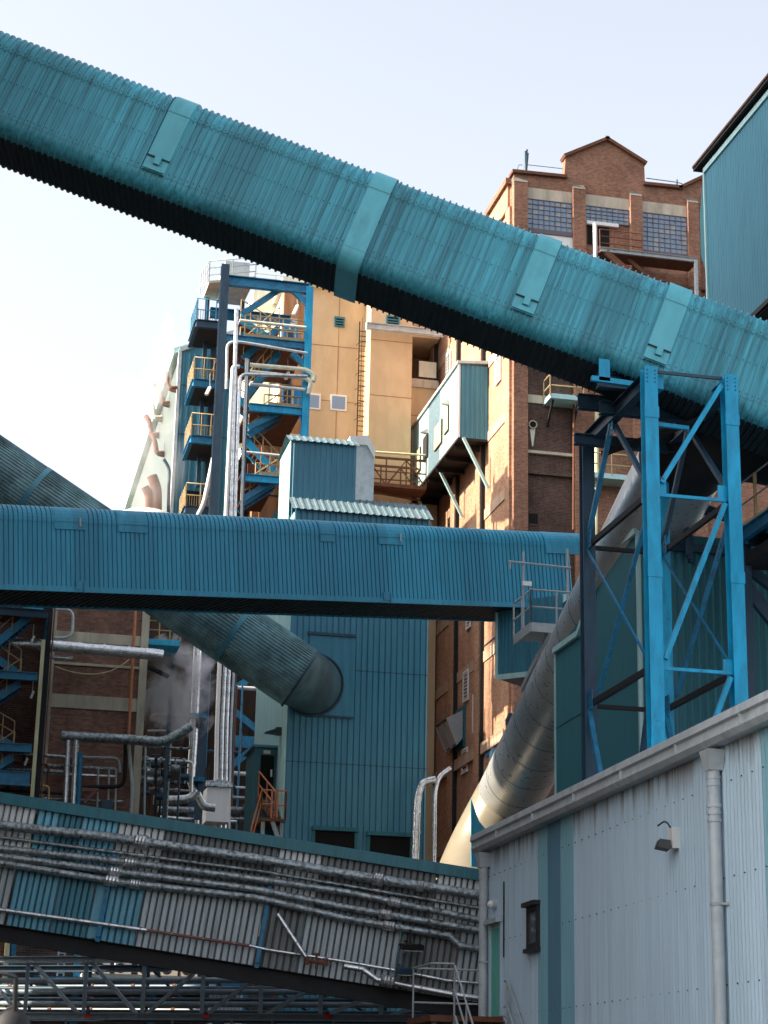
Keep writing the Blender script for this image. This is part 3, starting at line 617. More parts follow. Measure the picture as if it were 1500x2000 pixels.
# ------------------------------------------------------------------ teal head house, upper right
X2 = 22.0
hh = thing('head_house', 'tall smooth teal clad building with a dark overhanging eave at upper right', 'building', (X2, 50, 24.7))
ye = pX(1378, 400, X2).y
MB().wall((X2, ye, 24.75), (0,-1,0), (0,0,1), (-1,0,0), ye-38, 31.3-24.75, .2, .012, 'rib').build('wall', M['panel2'], hh)
m = MB(); m.box((X2+.05, 38, 24.7), (X2+7, ye-.02, 31.25)); m.build('inner_wall', M['panel'], hh)
MB().prism([(X2-.2, 38, 31.42), (X2-.19, 38, 31.56), (X2+3.6, 38, 33.2), (X2+7.5, 38, 31.75), (X2+7.5, 38, 31.45)], V((0, ye+.5-38, 0))).build('roof', M['black'], hh)
MB().box((X2-.23, 38, 31.52), (X2-.19, ye+.5, 31.6)).build('eaves_board', M['rust'], hh)
MB().box((X2-.06, 38, 31.12), (X2+.02, ye, 31.3)).box((X2-.06, ye-.06, 24.75), (X2+.02, ye+.03, 31.12)).build('corner_trim', M['seapale'], hh)
MB().box((X2-.06, 38, 24.6), (X2+.02, ye, 24.75)).box((X2+.02, 38, 24.55), (X2+7, ye, 24.69)).build('underside', M['black'], hh)
MB().prism([(X2-.03, ye+.02, 27.6), (X2-.03, ye+.45, 28.4), (X2-.03, ye+.45, 29.8), (X2-.03, ye+.02, 31.2)], V((2, 0, 0))).build('side_bay', M['panel'], hh)
for y in (39, 53.5):
    for x in (X2+.3, X2+6.5): MB().bar((x, y, 0), (x, y, 24.6), .4, .4).build('leg', M['dsteel'], hh)
# ------------------------------------------------------------------ smooth teal building behind the tower
X3 = 16.0
tb = thing('panel_building', 'smooth teal panelled building with a stepped eave behind the blue tower', 'building', (X3, 48, 0))
pts = [(1085, 1275), (1121, 1242), (1149, 1186), (1186, 1088), (1240, 1040)]
Q = [pX(x, y, X3) for x, y in pts]; y0_, y1_ = Q[0].y, 44.55
zL, zH = (Q[0].z+Q[1].z)/2, 15.68
prof = [(y0_, 0), (y0_, zL), (Q[1].y-.5, zL), (Q[3].y, zH), (y1_, zH), (y1_, 0)]
MB().prism([(X3, y, z) for y, z in prof], V((5.5, 0, 0))).build('wall', M['panel'], tb)
m = MB()
for (a, b), (c, d_) in zip(prof[1:4], prof[2:5]): m.bar((X3-.03, a, b), (X3-.03, c, d_), .14, .16)
m.box((X3-.05, y1_-.05, 0), (X3+.06, y1_+.05, zH)); m.box((X3-.04, y0_-.03, 0), (X3+.04, y0_+.04, zL)); m.build('trim', M['seapale'], tb)
m = MB()
for z in (7.3, 11.9): m.box((X3-.012, y1_, z), (X3, y0_, z+.03))
m.build('panel_joint', M['dsteel'], tb)
gb = thing('corrugated_building', 'dark green corrugated building behind the blue tower legs', 'building', (19, 45, 0))
MB().wall((X3+.05, 44.5, 0), (1,0,0), (0,0,1), (0,-1,0), 8, 15.2, .2, .06, 'sine').build('wall', M['green'], gb)
MB().box((X3+.08, 44.58, 0), (24, 51, 15.15)).build('inner_wall', M['green'], gb)
MB().box((X3+.05, 44.3, 15.2), (24, 51, 15.4)).build('roof_edge', M['dsteel'], gb)
# plant on its roof: a loop of rectangular duct
m = MB(); a = [pY(x, y, 44.0) for x, y in ((1342, 1085), (1340, 1010), (1352, 990), (1372, 988), (1408, 1000))]
for d in (0, .16, .32):
    for p, q in zip(a, a[1:]): m.bar(p+V((d*.7, d, -d*.25)), q+V((d*.7, d, -d*.25)), .1, .1)
tag(m.build('cable_ladder', M['dsteel']), 'grey bent cable ladder arching over the green corrugated building', 'cable ladder')
# ------------------------------------------------------------------ walkway at the right edge
wk = thing('walkway', 'sloping blue steel walkway with a yellow post at the right edge', 'walkway', (17.2, 41, 14.4))
A = pX(1440, 1037, 17.6); B = V((17.6, A.y-9, A.z)); 
MB().bar(A, B, .12, .07).build('kick_plate', M['cream'], wk); MB().ibeam(A-V((0,0,.2)), B-V((0,0,.2)), .15, .32, .02).build('edge_beam', M['bsteel'], wk)
MB().box((17.65, B.y, A.z-.1), (20, A.y, A.z-.06)).build('deck', M['dsteel'], wk)
for k in range(4): MB().ibeam((17.7, A.y-.4-k*1.1, A.z-.3), (21, A.y-.4-k*1.1, A.z-.3), .16, .3, .02).build('cross_beam', M['bsteel' if k % 2 else 'dsteel'], wk)
MB().tube([A+V((0,-1.15,0)), A+V((0,-1.15,1.1))], .045, 8).build('post', M['yellow'], wk)
m = MB()
for h in (.55, 1.1): m.tube([A+V((0,0,h)), B+V((0,0,h))], .022, 6)
m.build('handrail', M['grail'], wk)
MB().bar(A+V((.2, .3, -.7)), A+V((3.5, -.3, -3.4)), .22, .22).bar(A+V((.1, .1, -1.2)), A+V((3.2, -.3, -5.2)), .2, .3).build('brace', M['dsteel'], wk)
MB().box((17.7, B.y, A.z-.9), (22, A.y+.1, A.z-.62)).build('lower_beam', M['black'], wk)
MB().bar((17.75, A.y-.1, 0), (17.75, A.y-.1, A.z-.36), .2, .2).bar((17.75, B.y+.1, 0), (17.75, B.y+.1, A.z-.36), .2, .2).build('leg', M['dsteel'], wk)
# ------------------------------------------------------------------ big silver duct
DX = 16.7
dc = [None, pY(1000, 1545, 61.8), pX(1290, 985, DX)]
d0 = (dc[2]-dc[1]).normalized(); dlow = dc[1]-d0*2.6; dhi = dc[2]+d0*2.0
du = thing('exhaust_duct', 'huge brushed silver duct rising steeply past the brick mill', 'duct', dlow)
RD = 1.08; LD = (dhi-dlow).length
MB().tube([dlow+d0*(LD*i/20) for i in range(21)], RD, 48).build('shell', M['duct'], du)
MB().tube(bend([dhi-d0*.05, dhi+d0*.9, dhi+d0*1.3+V((1.4, .5, .2)), dhi+d0*1.3+V((7, 2.2, .2))], .9, 6), RD+.03, 48).build('upper_bend', M['black'], du)  # bend coloured black to stand for the shadow beneath the conveyor
for i in range(11): q = dlow+d0*(.9+1.4*i); MB().tube([q-d0*.012, q+d0*.012], RD+.006, 48).build('seam', M['dsteel'], du)
m = MB(); up_ = V((-1, 0, 0)).cross(d0).normalized(); up_ = up_ if up_.z > 0 else -up_
for f in (4.0, 6.5): q = dlow+d0*f-V((RD, 0, 0))*.85+up_*RD*.55; m.bar(q-d0*.25, q+d0*.25, .12, .3)
m.build('lifting_lug', M['dsteel'], du)
# the sunlit hood of the lower bend, and a blue gusset beside it
hb = thing('duct_hood', 'cream sunlit lower bend of the duct beside a blue gusset plate', 'duct', dlow)
q = dlow+d0*2.0; a = [q, pY(935, 1668, dlow.y-1.6), pY(900, 1760, dlow.y-2.8)]
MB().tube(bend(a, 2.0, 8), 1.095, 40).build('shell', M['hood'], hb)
b = [pY(x, y, dlow.y-3.4) for x, y in ((920, 1560), (936, 1604), (962, 1636), (1010, 1650), (1010, 1760), (921, 1760))]
MB().prism(b, V((0, .06, 0))).build('gusset_plate', M['blue'], hb)
# ------------------------------------------------------------------ brick mill
MX, MY = 24.61, 86.0
mill = thing('brick_mill', 'tall brick flour mill with a stepped gable and big steel windows', 'mill', (MX+6, MY+10, 0))
ZT = 47.0
def fY(px, py): p = pY(px, py, MY); return p.x, p.z
# side wall (sunlit) and its pilasters
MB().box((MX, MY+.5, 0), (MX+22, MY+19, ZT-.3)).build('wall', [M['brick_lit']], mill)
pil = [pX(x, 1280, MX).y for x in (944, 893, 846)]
zb = [42.7, 38.75, 34.75, 30.75, 27.0, 23.4, 18.8, 14.8, 10.8]
for y in pil: MB().box((MX-.2, y-.16, 0), (MX+.02, y-.003, ZT-1.7)).build('dark_strip', M['black'], mill)  # black strip along the near side of each pilaster
m = MB()
for y in pil: m.box((MX-.24, y, 0), (MX+.1, y+.95, ZT-1.6))
m.box((MX-.12, MY+.32, 0), (MX+.1, MY+1.1, ZT-1.6)); m.box((MX-.24, MY+18.1, 0), (MX+.1, MY+19.05, ZT-1.6))
m.build('pilaster', M['brick_lit'], mill)
yb = [MY+1.1] + [v for y in sorted(pil) for v in (y, y+.95)] + [MY+18.1]
for z in zb:
    m = MB()
    for a, b in zip(yb[::2], yb[1::2]): m.box((MX-.05-(.12 if z == 18.8 else 0), a, z-.55), (MX+.05, b, z))
    m.build('floor_band', M['band'], mill)
MB().box((MX-.3, MY+.4, ZT-.3), (MX+.4, MY+19.2, ZT)).build('side_coping', M['brick'], mill)
MB().box((MX-.14, MY+.6, ZT-1.6), (MX+.1, MY+19, ZT-.3)).build('side_parapet', M['brick_lit'], mill)
def louvre(px0, px1, py0, py1, nm='louvre'):
    a = pX(px0, (py0+py1)/2, MX); b = pX(px1, (py0+py1)/2, MX); z1 = pX((px0+px1)/2, py0, MX).z; z0 = pX((px0+px1)/2, py1, MX).z
    y0, y1 = b.y, a.y
    m = MB(); m.box((MX-.1, y0, z0), (MX-.02, y0+.1, z1)); m.box((MX-.1, y1-.1, z0), (MX-.02, y1, z1)); m.box((MX-.1, y0+.1, z1-.1), (MX-.02, y1-.1, z1)); m.box((MX-.1, y0+.1, z0), (MX-.02, y1-.1, z0+.1))
    f = m.build(nm, M['white'], mill); MB().box((MX-.03, y0+.1, z0+.1), (MX-.015, y1-.1, z1-.1)).build('void', M['dark'], f)
    m = MB(); k = int((z1-z0)/.17)
    for i in range(1, k): z = z0+(z1-z0)*i/k; m.bar((MX-.06, y0+.09, z), (MX-.06, y1-.09, z), .07, .05)
    m.build('slats', M['white'], f)
louvre(873, 882, 688, 742); louvre(970, 980, 685, 748); louvre(907, 917, 1310, 1370); louvre(904, 915, 1462, 1510); louvre(913, 921, 1205, 1228)
a = pX(929, 1388, MX); MB().box((MX-.04, a.y, a.z-.1), (MX+.01, a.y+.55, a.z+.9)).box((MX-.04, a.y, a.z-1.05), (MX+.01, a.y+.55, a.z-.12)).build('blocked_window', M['white'], mill)
for px0, px1, py0, py1 in ((950, 962, 1448, 1478), (946, 978, 1236, 1262)):
    a = pX(px1, py0, MX); b = pX(px0, py1, MX); MB().box((MX-.06, a.y, b.z), (MX+.01, b.y, a.z)).build('door', M['door_blue'], mill)
# fan cowls
cw = pX(900, 1425, MX)
t = thing('fan_cowl', 'pair of grey fan cowls in a teal frame on the shaded mill wall', 'fan cowl', cw)
MB().box(cw+V((-.1, -1.0, -1.05)), cw+V((0, 1.5, 1.1))).build('frame', M['green'], t)
for k in (-.35, .85):
    m = MB(); q = cw+V((-.12, k, 0)); m.add([q+V((0,-.5,.85)), q+V((0,.5,.85)), q+V((0,.5,-.6)), q+V((0,-.5,-.6)), q+V((-.9,-.62,.35)), q+V((-.9,.52,.35)), q+V((-.35,.52,-1.0)), q+V((-.35,-.62,-1.0))], [(0,1,5,4),(1,2,6,5),(3,0,4,7),(2,3,7,6),(0,3,2,1)])
    m.build('cowl', M['grail'], t)
    MB().quad(*[q+V(v) for v in ((-.78,-.55,.3), (-.78,.45,.3), (-.33,.45,-.85), (-.33,-.55,-.85))]).build('cowl_mouth', M['trim'], t)
# front wall
x1 = MX+22
g = [fY(1004, 336), fY(1102, 346), fY(1105, 304), fY(1185, 272), fY(1258, 318), fY(1260, 360), fY(1328, 367), fY(1385, 340)]
poly = [(MX, MY, 0), (x1, MY, 0), (x1, MY, ZT), (g[7][0]+1.2, MY, g[7][1]+.6)] + [(x, MY, z) for x, z in g[::-1]]
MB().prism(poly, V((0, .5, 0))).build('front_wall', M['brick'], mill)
m = MB()
for (a, b), (c, d) in ((g[0], g[1]), (g[2], g[3]), (g[3], g[4]), (g[5], g[6]), (g[6], g[7])):
    dv = V((c-a, 0, d-b)).normalized()*.12; m.bar(V((a, MY+.2, b))-dv, V((c, MY+.2, d))+dv, .75, .16)
m.build('coping', M['rust'], mill)
px_p = [(1005, 1028), (1117, 1141), (1229, 1252), (1341, 1362)]
P_ = [(fY(a, 450)[0], fY(b, 450)[0]) for a, b in px_p]; zp = fY(1118, 372)[1]+.3
m = MB()
for i, (a, b) in enumerate(P_):
    m.box((a if i else MX-.05, MY-.28, 0), (b, MY, zp-.3))
m.build('front_pilaster', M['brick'], mill)
m = MB()
for i, (a, b) in enumerate(P_): m.prism([((a if i else MX-.05), MY-.3, zp-.3), (b, MY-.3, zp-.3), (b, MY-.02, zp-.3+.34), ((a if i else MX-.05), MY-.02, zp-.3+.34)], V((0, .28, -.03)))
m.build('pilaster_cap', M['cap'], mill)
zl1 = zp-.45; zl0 = zl1-.62
m = MB()
for (a, b), (c, d) in zip(P_, P_[1:]): m.box((b, MY-.06, zl0), (c, MY, zl1))
m.build('lintel', M['conc'], mill)
def bigwin(x0, x1_, z0, z1, nx, nz, bars):
    fr = MB()
    for i in range(nx+1): w = .035 if i in bars else .016; x = x0+(x1_-x0)*i/nx; fr.box((x-w/2, MY-.09, z0), (x+w/2, MY-.03, z1))
    for j in range(nz+1): w = .045 if j in (0, nz, nz-1) else .016; z = z0+(z1-z0)*j/nz; fr.box((x0, MY-.085, z-w/2), (x1_, MY-.035, z+w/2))
    f = fr.build('steel_window', M['frame_red'], mill)
    r = random.Random(int(x0*10)); m = MB()
    for i in range(nx):
        for j in range(nz):
            m.mat(0 if r.random() < .8 else 1); t_ = r.uniform(-.012, .012); a, b = x0+(x1_-x0)*i/nx, x0+(x1_-x0)*(i+1)/nx; c, d = z0+(z1-z0)*j/nz, z0+(z1-z0)*(j+1)/nz
            m.quad((a, MY-.05+t_, c), (b, MY-.05-t_, c), (b, MY-.05-t_, d), (a, MY-.05+t_, d))
    m.build('glazing', [M['pane'], M['win_b']], f)
M['win_b'] = NT('greyed_window_glass').done(lin(150, 156, 160), .3, 0, .7)
(p0, p1), (p2, p3), (p4, p5), (p6, p7) = P_
zs1 = fY(1028, 446)[1]; zs3 = fY(1255, 489)[1]; zs2 = fY(1145, 432)[1]
bigwin(p1+.02, p2-.02, zs1, zl0-.02, 8, 6, (0, 3, 5, 8)); bigwin(p3+.02, p4-.02, zs2, zl0-.02, 8, 4, (0, 3, 5, 8)); bigwin(p5+.02, p6-.02, zs3, zl0-.02, 8, 8, (0, 3, 5, 8))
MB().box((p1, MY-.16, zs1-.25), (p2, MY, zs1-.05)).box((p5, MY-.16, zs3-.25), (p6, MY, zs3-.05)).build('sill', M['frame_red'], mill)
a = fY(1147, 441); b = fY(1190, 482); d = MB().box((a[0], MY-.03, b[1]), (b[0], MY-.005, a[1])).build('open_doorway', M['dark'], mill)
MB().box((a[0]-.1, MY-.22, a[1]+.02), (a[0]+1.6, MY-.04, a[1]+.2)).build('door_lintel', M['white'], d)
a = fY(1028, 455); b = fY(1140, 500); MB().box((a[0], MY-.1, b[1]), (b[0], MY-.004, a[1])).build('repair_panel', M['white'], mill)
# sooty recessed panels lower down
m = MB(); za = fY(1060, 1100)[1]; z_a = fY(1060, 640)[1]
m.box((p1, MY-.012, 0), (p2, MY-.006, z_a)); m.build('sooty_panel', M['brick_dark'], mill)
for py, h, mt in ((783, .42, 'conc'), (887, .14, 'conc'), (926, .22, 'brick_dark')):
    z = fY(1070, py)[1]; MB().box((p1, MY-.2 if py != 783 else MY-.1, z-h/2), (p2, MY-.005, z+h/2)).build('string_course', M[mt], mill)
x, z = fY(1040, 830); MB().tube([(x, MY-.02, z), (x, MY-.1, z)], .22, 14).build('hole_rim', M['conc'], mill); MB().tube([(x, MY-.1, z), (x, MY-.11, z)], .16, 14).build('hole', M['dark'], mill)
MB().quad((x-.14, MY-.016, z-.2), (x+.14, MY-.016, z-.2), (x+.03, MY-.016, z-1.1), (x-.03, MY-.016, z-1.1)).build('lime_stain', M['conc_pale'], mill)
a, b = fY(1032, 1003), fY(1050, 1024); o = MB().box((a[0]-.1, MY-.04, b[1]-.1), (b[0]+.1, MY-.014, a[1]+.1)).build('small_window', M['brick_dark'], mill); MB().box((a[0], MY-.05, b[1]), (b[0], MY-.042, a[1])).build('void', M['dark'], o)
# roof mast and wire
q = pY(1026, 330, MY+.4); t = thing('roof_mast', 'thin dark mast with a wire on the corner of the mill parapet', 'mast', q)
MB().tube([q-V((0,0,.3)), q+V((0,0,1.0))], .07, 6).tube([q, q+V((.05,0,.95)), q+V((.08,0,1.1))], .07, 6).tube([q+V((0,0,-.3)), q+V((.1, 0, .9))], .09, 6).build('mast', M['dsteel'], t)
MB().tube([q+V((0,0,.25)), pY(1104, 330, MY+.4)], .02, 4).tube(bend([q+V((-.15,0,.2)), q+V((-.35,0,.2)), q+V((-.5,0,-.4))], .2), .02, 4).build('wire', M['dsteel'], t)
a, b = pY(1262, 348, MY+.4), pY(1322, 356, MY+.4); t = thing('roof_rail', 'thin roof rail with one post along the right mill parapet', 'rail', b)
MB().tube([a, b, b+V((.3,0,-.05))], .025, 5).tube([b+V((0,0,.15)), b-V((0,0,.6))], .05, 6).build('rail', M['dsteel'], t)
# escape platform high on the front
ep = thing('escape_platform', 'rusty escape platform with rails beside the mill doorway', 'platform', (30, MY-1, fY(1200, 490)[1]))
YE2 = MY-1.5; a, b = pY(1172, 487, YE2), pY(1362, 500, YE2)
MB().ibeam(a, V((b.x, YE2, a.z)), .14, .22, .02).build('edge_beam', M['grail'], ep); MB().box((a.x, YE2, a.z-.1), (b.x, MY-.3, a.z-.06)).build('deck', M['rust'], ep)
m = MB(); rails(m, [V((a.x, YE2, a.z)), V((a.x+2.2, YE2, a.z))], 1.1, .025, .8, 3); m.build('handrail', M['rust'], ep)
MB().bar((b.x-.1, YE2, a.z), (b.x-.1, YE2, a.z-3.4), .16, .16).build('post', M['grail'], ep)
MB().bar((a.x+.3, YE2, a.z-.1), (a.x+4.2, YE2, a.z-3.2), .12, .3).bar((a.x+1.6, YE2+.4, a.z-.15), (a.x+5.4, YE2+.4, a.z-3.2), .1, .2).build('stair_stringer', M['rust'], ep)
for k in range(4): z = a.z-1.0-k*.62; MB().box((a.x+1.0, MY-.3, z), (b.x+1, MY-.05, z+.12)).build('ledge', M['rust'], ep)
def vpipe(label, pts, Y, d, mt, cat='pipe', nm='pipe', rad=.4, group=None, bands=0):
    P = [pY(x, y, Y) for x, y in pts]; r = d/3800*Y*1.04/2
    t = thing(nm, label, cat, P[-1], group); path = bend(P, rad, 5)
    MB().tube(path, r, 12).build('run', M[mt], t)
    if bands:
        for a, b in zip(P, P[1:]):
            k = int((b-a).length/bands)
            for i in range(1, k+1):
                q = a.lerp(b, i/(k+1)); e = (b-a).normalized(); MB().tube([q-e*.04, q+e*.04], r*1.12, 12).build('collar', M[mt], t)
    return t
vpipe('pale vertical pipe standing before the mill doorway', [(1162, 437), (1163, 505)], MY-1.2, 9, 'white')
vpipe('pale pipe running down the mill behind the blue tower', [(1166, 790), (1163, 1050)], MY-.6, 9, 'cream', bands=2)
# lower platform on the front
lp = thing('access_platform', 'small pale blue platform with yellow rails on the mill front', 'platform', pY(1110, 775, MY-1))
YE2 = MY-1.2; a, b = pY(1075, 772, YE2), pY(1140, 778, YE2)
MB().box((a.x, YE2, a.z-.12), (b.x, MY, a.z+.12)).build('deck', M['seapale'], lp)
m = MB(); rails(m, [V((a.x, MY-.1, a.z)), V((a.x, YE2, a.z)), V((b.x, YE2, a.z))], 1.1, .035, 1.4, 2); m.build('handrail', M['yellow'], lp)
MB().bar((a.x+.2, YE2+.2, a.z-.1), (a.x+.2, MY, a.z-1.2), .1, .1).bar((b.x-.2, YE2+.2, a.z-.1), (b.x-.2, MY, a.z-1.2), .1, .1).build('bracket', M['black'], lp)
vpipe('rust brown pipe down the mill front left of the blue tower', [(1121, 770), (1120, 1035)], MY-.5, 5, 'rust')
lp = thing('access_platform', 'pale platform with yellow rails low on the mill behind the tower', 'platform', pY(1190, 930, MY-1))
a, b = pY(1150, 925, YE2), pY(1240, 931, YE2)
MB().box((a.x, YE2, a.z-.15), (b.x, MY, a.z+.1)).build('deck', M['seapale'], lp)
m = MB(); rails(m, [V((a.x, YE2, a.z)), V((b.x, YE2, a.z))], 1.1, .03, 1.0, 2); m.build('handrail', M['yellow'], lp)
# ------------------------------------------------------------------ cabin hung on the mill
CX = 23.04; CY0, CY1 = 90.6, 100.9; CZ0, CZ1 = 34.3, 38.3
cb = thing('wall_cabin', 'pale corrugated cabin bracketed high on the sunlit mill wall', 'cabin', (CX, 93, CZ0))
ya, yb2 = pX(837, 850, CX).y, pX(859, 850, CX).y
m = MB()
for a, b, k in ((CY1, ya, 0), (ya, yb2, 1), (yb2, CY0, 0)): m.mat(k).wall((CX, a, CZ0), (0,-1,0), (0,0,1), (-1,0,0), a-b-.001, CZ1-CZ0, .2, .02, 'trap')
m.build('side_wall', [M['cabin'], M['roof_grey']], cb)
MB().wall((CX, CY0, CZ0), (1,0,0), (0,0,1), (0,-1,0), MX-CX-.02, CZ1-CZ0, .25, .05, 'trap').build('end_wall', M['seablue'], cb)
MB().box((CX+.05, CY0+.05, CZ0+.02), (MX-.03, CY1-.02, CZ1-.02)).build('inner_wall', M['panel'], cb)
MB().prism([(CX-.12, CY0-.15, CZ1), (MX-.02, CY0-.15, CZ1+.12), (MX-.02, CY0-.15, CZ1+.28), (CX-.12, CY0-.15, CZ1+.14)], V((0, CY1-CY0+.3, 0))).build('roof', M['trim'], cb)
MB().box((CX-.05, CY0-.07, CZ0-.12), (MX-.03, CY1+.03, CZ0+.0)).build('floor', M['black'], cb)
for k in range(6): y = CY0+.8+k*1.9; MB().ibeam((CX, y, CZ0-.25), (MX-.05, y, CZ0-.25), .16, .25, .02).build('joist', M['black'], cb)
MB().box((CX-.05, CY0-.05, CZ0), (CX+.06, CY0+.05, CZ1)).box((CX-.05, CY1-.05, CZ0), (CX+.02, CY1+.03, CZ1)).build('corner_trim', M['white'], cb)
for px0, px1, py0, py1, mt in ((813, 823, 876, 927, 'cream'), (829, 837, 853, 895, 'dframe'), (851, 865, 820, 880, 'tan'), (870, 878, 800, 843, 'cream')):
    a = pX(px1, py0, CX); b = pX(px0, py1, CX); z1 = pX((px0+px1)/2, (py0*.7+py1*.3)-8, CX).z; z0 = z1-1.05 if mt != 'dframe' else z1-.9
    zc = pX((px0+px1)/2, (py0+py1)/2, CX).z; z0, z1 = zc-.62, zc+.62
    f = MB().box((CX-.08, a.y-.05, z0-.05), (CX-.03, b.y+.05, z1+.05)).build('window', M['dframe'], cb); MB().box((CX-.1, a.y+.03, z0), (CX-.081, b.y, z1)).build('boarding', M[mt], f)
for px, py, n_ in ((832, 842, 0), (873, 786, 1)):
    q = pX(px, py, CX-.1); t = thing('wall_lamp', ('small lamp above the dark cabin window', 'small lamp above the cabin window nearest its end')[n_], 'wall lamp', q)
    MB().box(q+V((-.02, -.1, -.15)), q+V((.1, .1, .15))).build('back_box', M['white'], t); MB().prism([q+V((-.3, -.12, -.1)), q+V((-.02, -.12, .1)), q+V((-.02, -.12, -.15))], V((0, .24, 0))).build('hood', M['white'], t)
for a, b in (((903, 862), (938, 922)), ((855, 922), (888, 980)), ((812, 977), (838, 1023))):
    y = pX(a[0], a[1], CX+.1).y; MB().bar((CX+.15, y, CZ0-.12), (MX-.1, y, CZ0-2.7), .14, .14).build('strut', M['seapale'], cb)
# ------------------------------------------------------------------ foot bridge to the cabin
fb = thing('foot_bridge', 'rusty truss foot bridge leading to the wall cabin', 'bridge', (20.5, 99, 34.4))
a0, a1 = pY(690, 966, 99), pY(800, 946, 97.6); zf = pY(752, 956, 98.4).z; xa_, xb_ = 18.6, CX
for y in (97.6, 99.0):
    m = MB(); m.bar((xa_, y, zf), (xb_, y, zf), .1, .2).bar((xa_, y, zf+1.5), (xb_, y, zf+1.55), .09, .12).bar((xa_, y, zf+.75), (xb_, y, zf+.8), .06, .06)
    for k in range(5): x = xa_+(xb_-xa_)*k/4; m.bar((x, y, zf), (x, y, zf+1.55), .07, .07)
    for k in range(4): x = xa_+(xb_-xa_)*k/4; e = (xb_-xa_)/4; m.bar((x, y, zf+1.5 if k % 2 else zf), (x+e, y, zf if k % 2 else zf+1.5), .06, .06)
    m.build('truss_side', M['rust'], fb)
MB().box((xa_, 97.65, zf-.15), (xb_, 98.95, zf-.1)).bar((xa_, 97.7, zf-.3), (xb_, 98.9, zf-.3), .08, .1).build('deck', M['rust'], fb)
MB().tube([(xa_, 97.5, zf+1.75), (xb_, 97.5, zf+1.85)], .06, 6).build('pipe', M['cream'], fb)
# ------------------------------------------------------------------ teal head tower
HY = 66.0; HX0, HX1 = 10.53, 12.95; BY = 65.2; BX0, BX1 = 10.62, 15.55; ZR = 21.9
ht = thing('head_tower', 'teal corrugated tower that the dark tube gallery runs into', 'tower', (13, 68, 0))
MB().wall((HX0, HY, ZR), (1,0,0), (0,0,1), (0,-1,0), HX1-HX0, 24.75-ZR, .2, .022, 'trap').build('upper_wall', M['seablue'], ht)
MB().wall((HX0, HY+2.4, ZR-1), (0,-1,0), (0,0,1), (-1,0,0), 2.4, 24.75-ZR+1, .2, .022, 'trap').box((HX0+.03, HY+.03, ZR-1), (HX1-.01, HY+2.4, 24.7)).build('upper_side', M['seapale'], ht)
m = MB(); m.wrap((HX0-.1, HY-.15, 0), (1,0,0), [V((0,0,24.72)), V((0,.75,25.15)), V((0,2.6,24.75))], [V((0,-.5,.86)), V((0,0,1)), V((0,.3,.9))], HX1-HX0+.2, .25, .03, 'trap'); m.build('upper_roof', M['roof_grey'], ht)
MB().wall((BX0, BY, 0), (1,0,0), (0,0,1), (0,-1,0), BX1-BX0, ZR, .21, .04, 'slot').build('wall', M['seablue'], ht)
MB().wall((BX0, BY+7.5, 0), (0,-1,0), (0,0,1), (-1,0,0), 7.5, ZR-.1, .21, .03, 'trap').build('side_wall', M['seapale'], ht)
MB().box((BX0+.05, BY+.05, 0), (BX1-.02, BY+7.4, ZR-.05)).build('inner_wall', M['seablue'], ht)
m = MB(); m.wrap((BX0-.1, BY-.2, 0), (1,0,0), [V((0,0,ZR-.02)), V((0,1.3,ZR+.9)), V((0,7.6,ZR+1.2))], [V((0,-.6,.8)), V((0,-.4,.9)), V((0,0,1))], BX1-BX0+.2, .25, .03, 'trap'); m.build('lean_to_roof', M['roof_grey'], ht)
m = MB()
for z in (12.9, 16.2, 19.4): m.box((BX0, BY-.045, z), (BX1, BY-.005, z+.03))
m.build('sheet_joint', M['dsteel'], ht)
a, b = pY(605, 1240, BY), pY(690, 1402, BY); o = MB().box((a.x, BY-.06, b.z), (b.x, BY-.035, a.z)).build('smooth_panel', M['seablue'], ht)
MB().box((a.x-.1, BY-.12, a.z), (b.x, BY-.06, a.z+.1)).box((a.x, BY-.09, b.z-.06), (b.x, BY-.06, b.z+.02)).build('panel_flashing', M['dsteel'], o)
for px0, px1, py0 in ((615, 692, 1622), (722, 800, 1632)):
    a, b = pY(px0, py0, BY), pY(px1, py0, BY); o = MB().box((a.x, BY-.06, a.z-3), (b.x, BY-.04, a.z)).build('loading_opening', M['dark'], ht)
    MB().box((a.x-.12, BY-.2, a.z), (b.x+.12, BY-.04, a.z+.14)).box((a.x-.12, BY-.1, a.z-3), (a.x, BY-.04, a.z)).box((b.x, BY-.1, a.z-3), (b.x+.1, BY-.04, a.z)).build('frame', M['green'], o)
q = pX(545, 1430, BX0-.1); t = thing('wall_lamp', 'small dark lamp on the pale side of the teal head tower', 'wall lamp', q); MB().box(q+V((-.12, -.15, -.1)), q+V((.1, .15, .15))).prism([q+V((-.5, -.2, -.05)), q+V((-.1, -.2, .1)), q+V((-.1, -.2, -.08))], V((0, .4, 0))).build('housing', M['dframe'], t)
# machine box beside the head
a, b = pY(697, 880, 70), pY(728, 1000, 70)
un = thing('roof_unit', 'pale grey ventilation unit beside the head tower, at the bridge', 'roof unit', a)
MB().box((HX1+.6, 70, 23.2), (HX1+1.5, 71.4, 26.2)).build('casing', M['trim'], un); MB().prism([(HX1+.5, 69.9, 26.2), (HX1+1.2, 69.9, 26.2), (HX1+1.5, 69.9, 25.7), (HX1+1.5, 69.9, 26.1), (HX1+1.2, 69.9, 26.6), (HX1+.5, 69.9, 26.5)], V((0, 1.6, 0))).build('cowl', M['white'], un)
MB().bar((HX1+.8, 70.4, 21.5), (HX1+.8, 70.4, 23.2), .2, .2).build('stand', M['grail'], un)
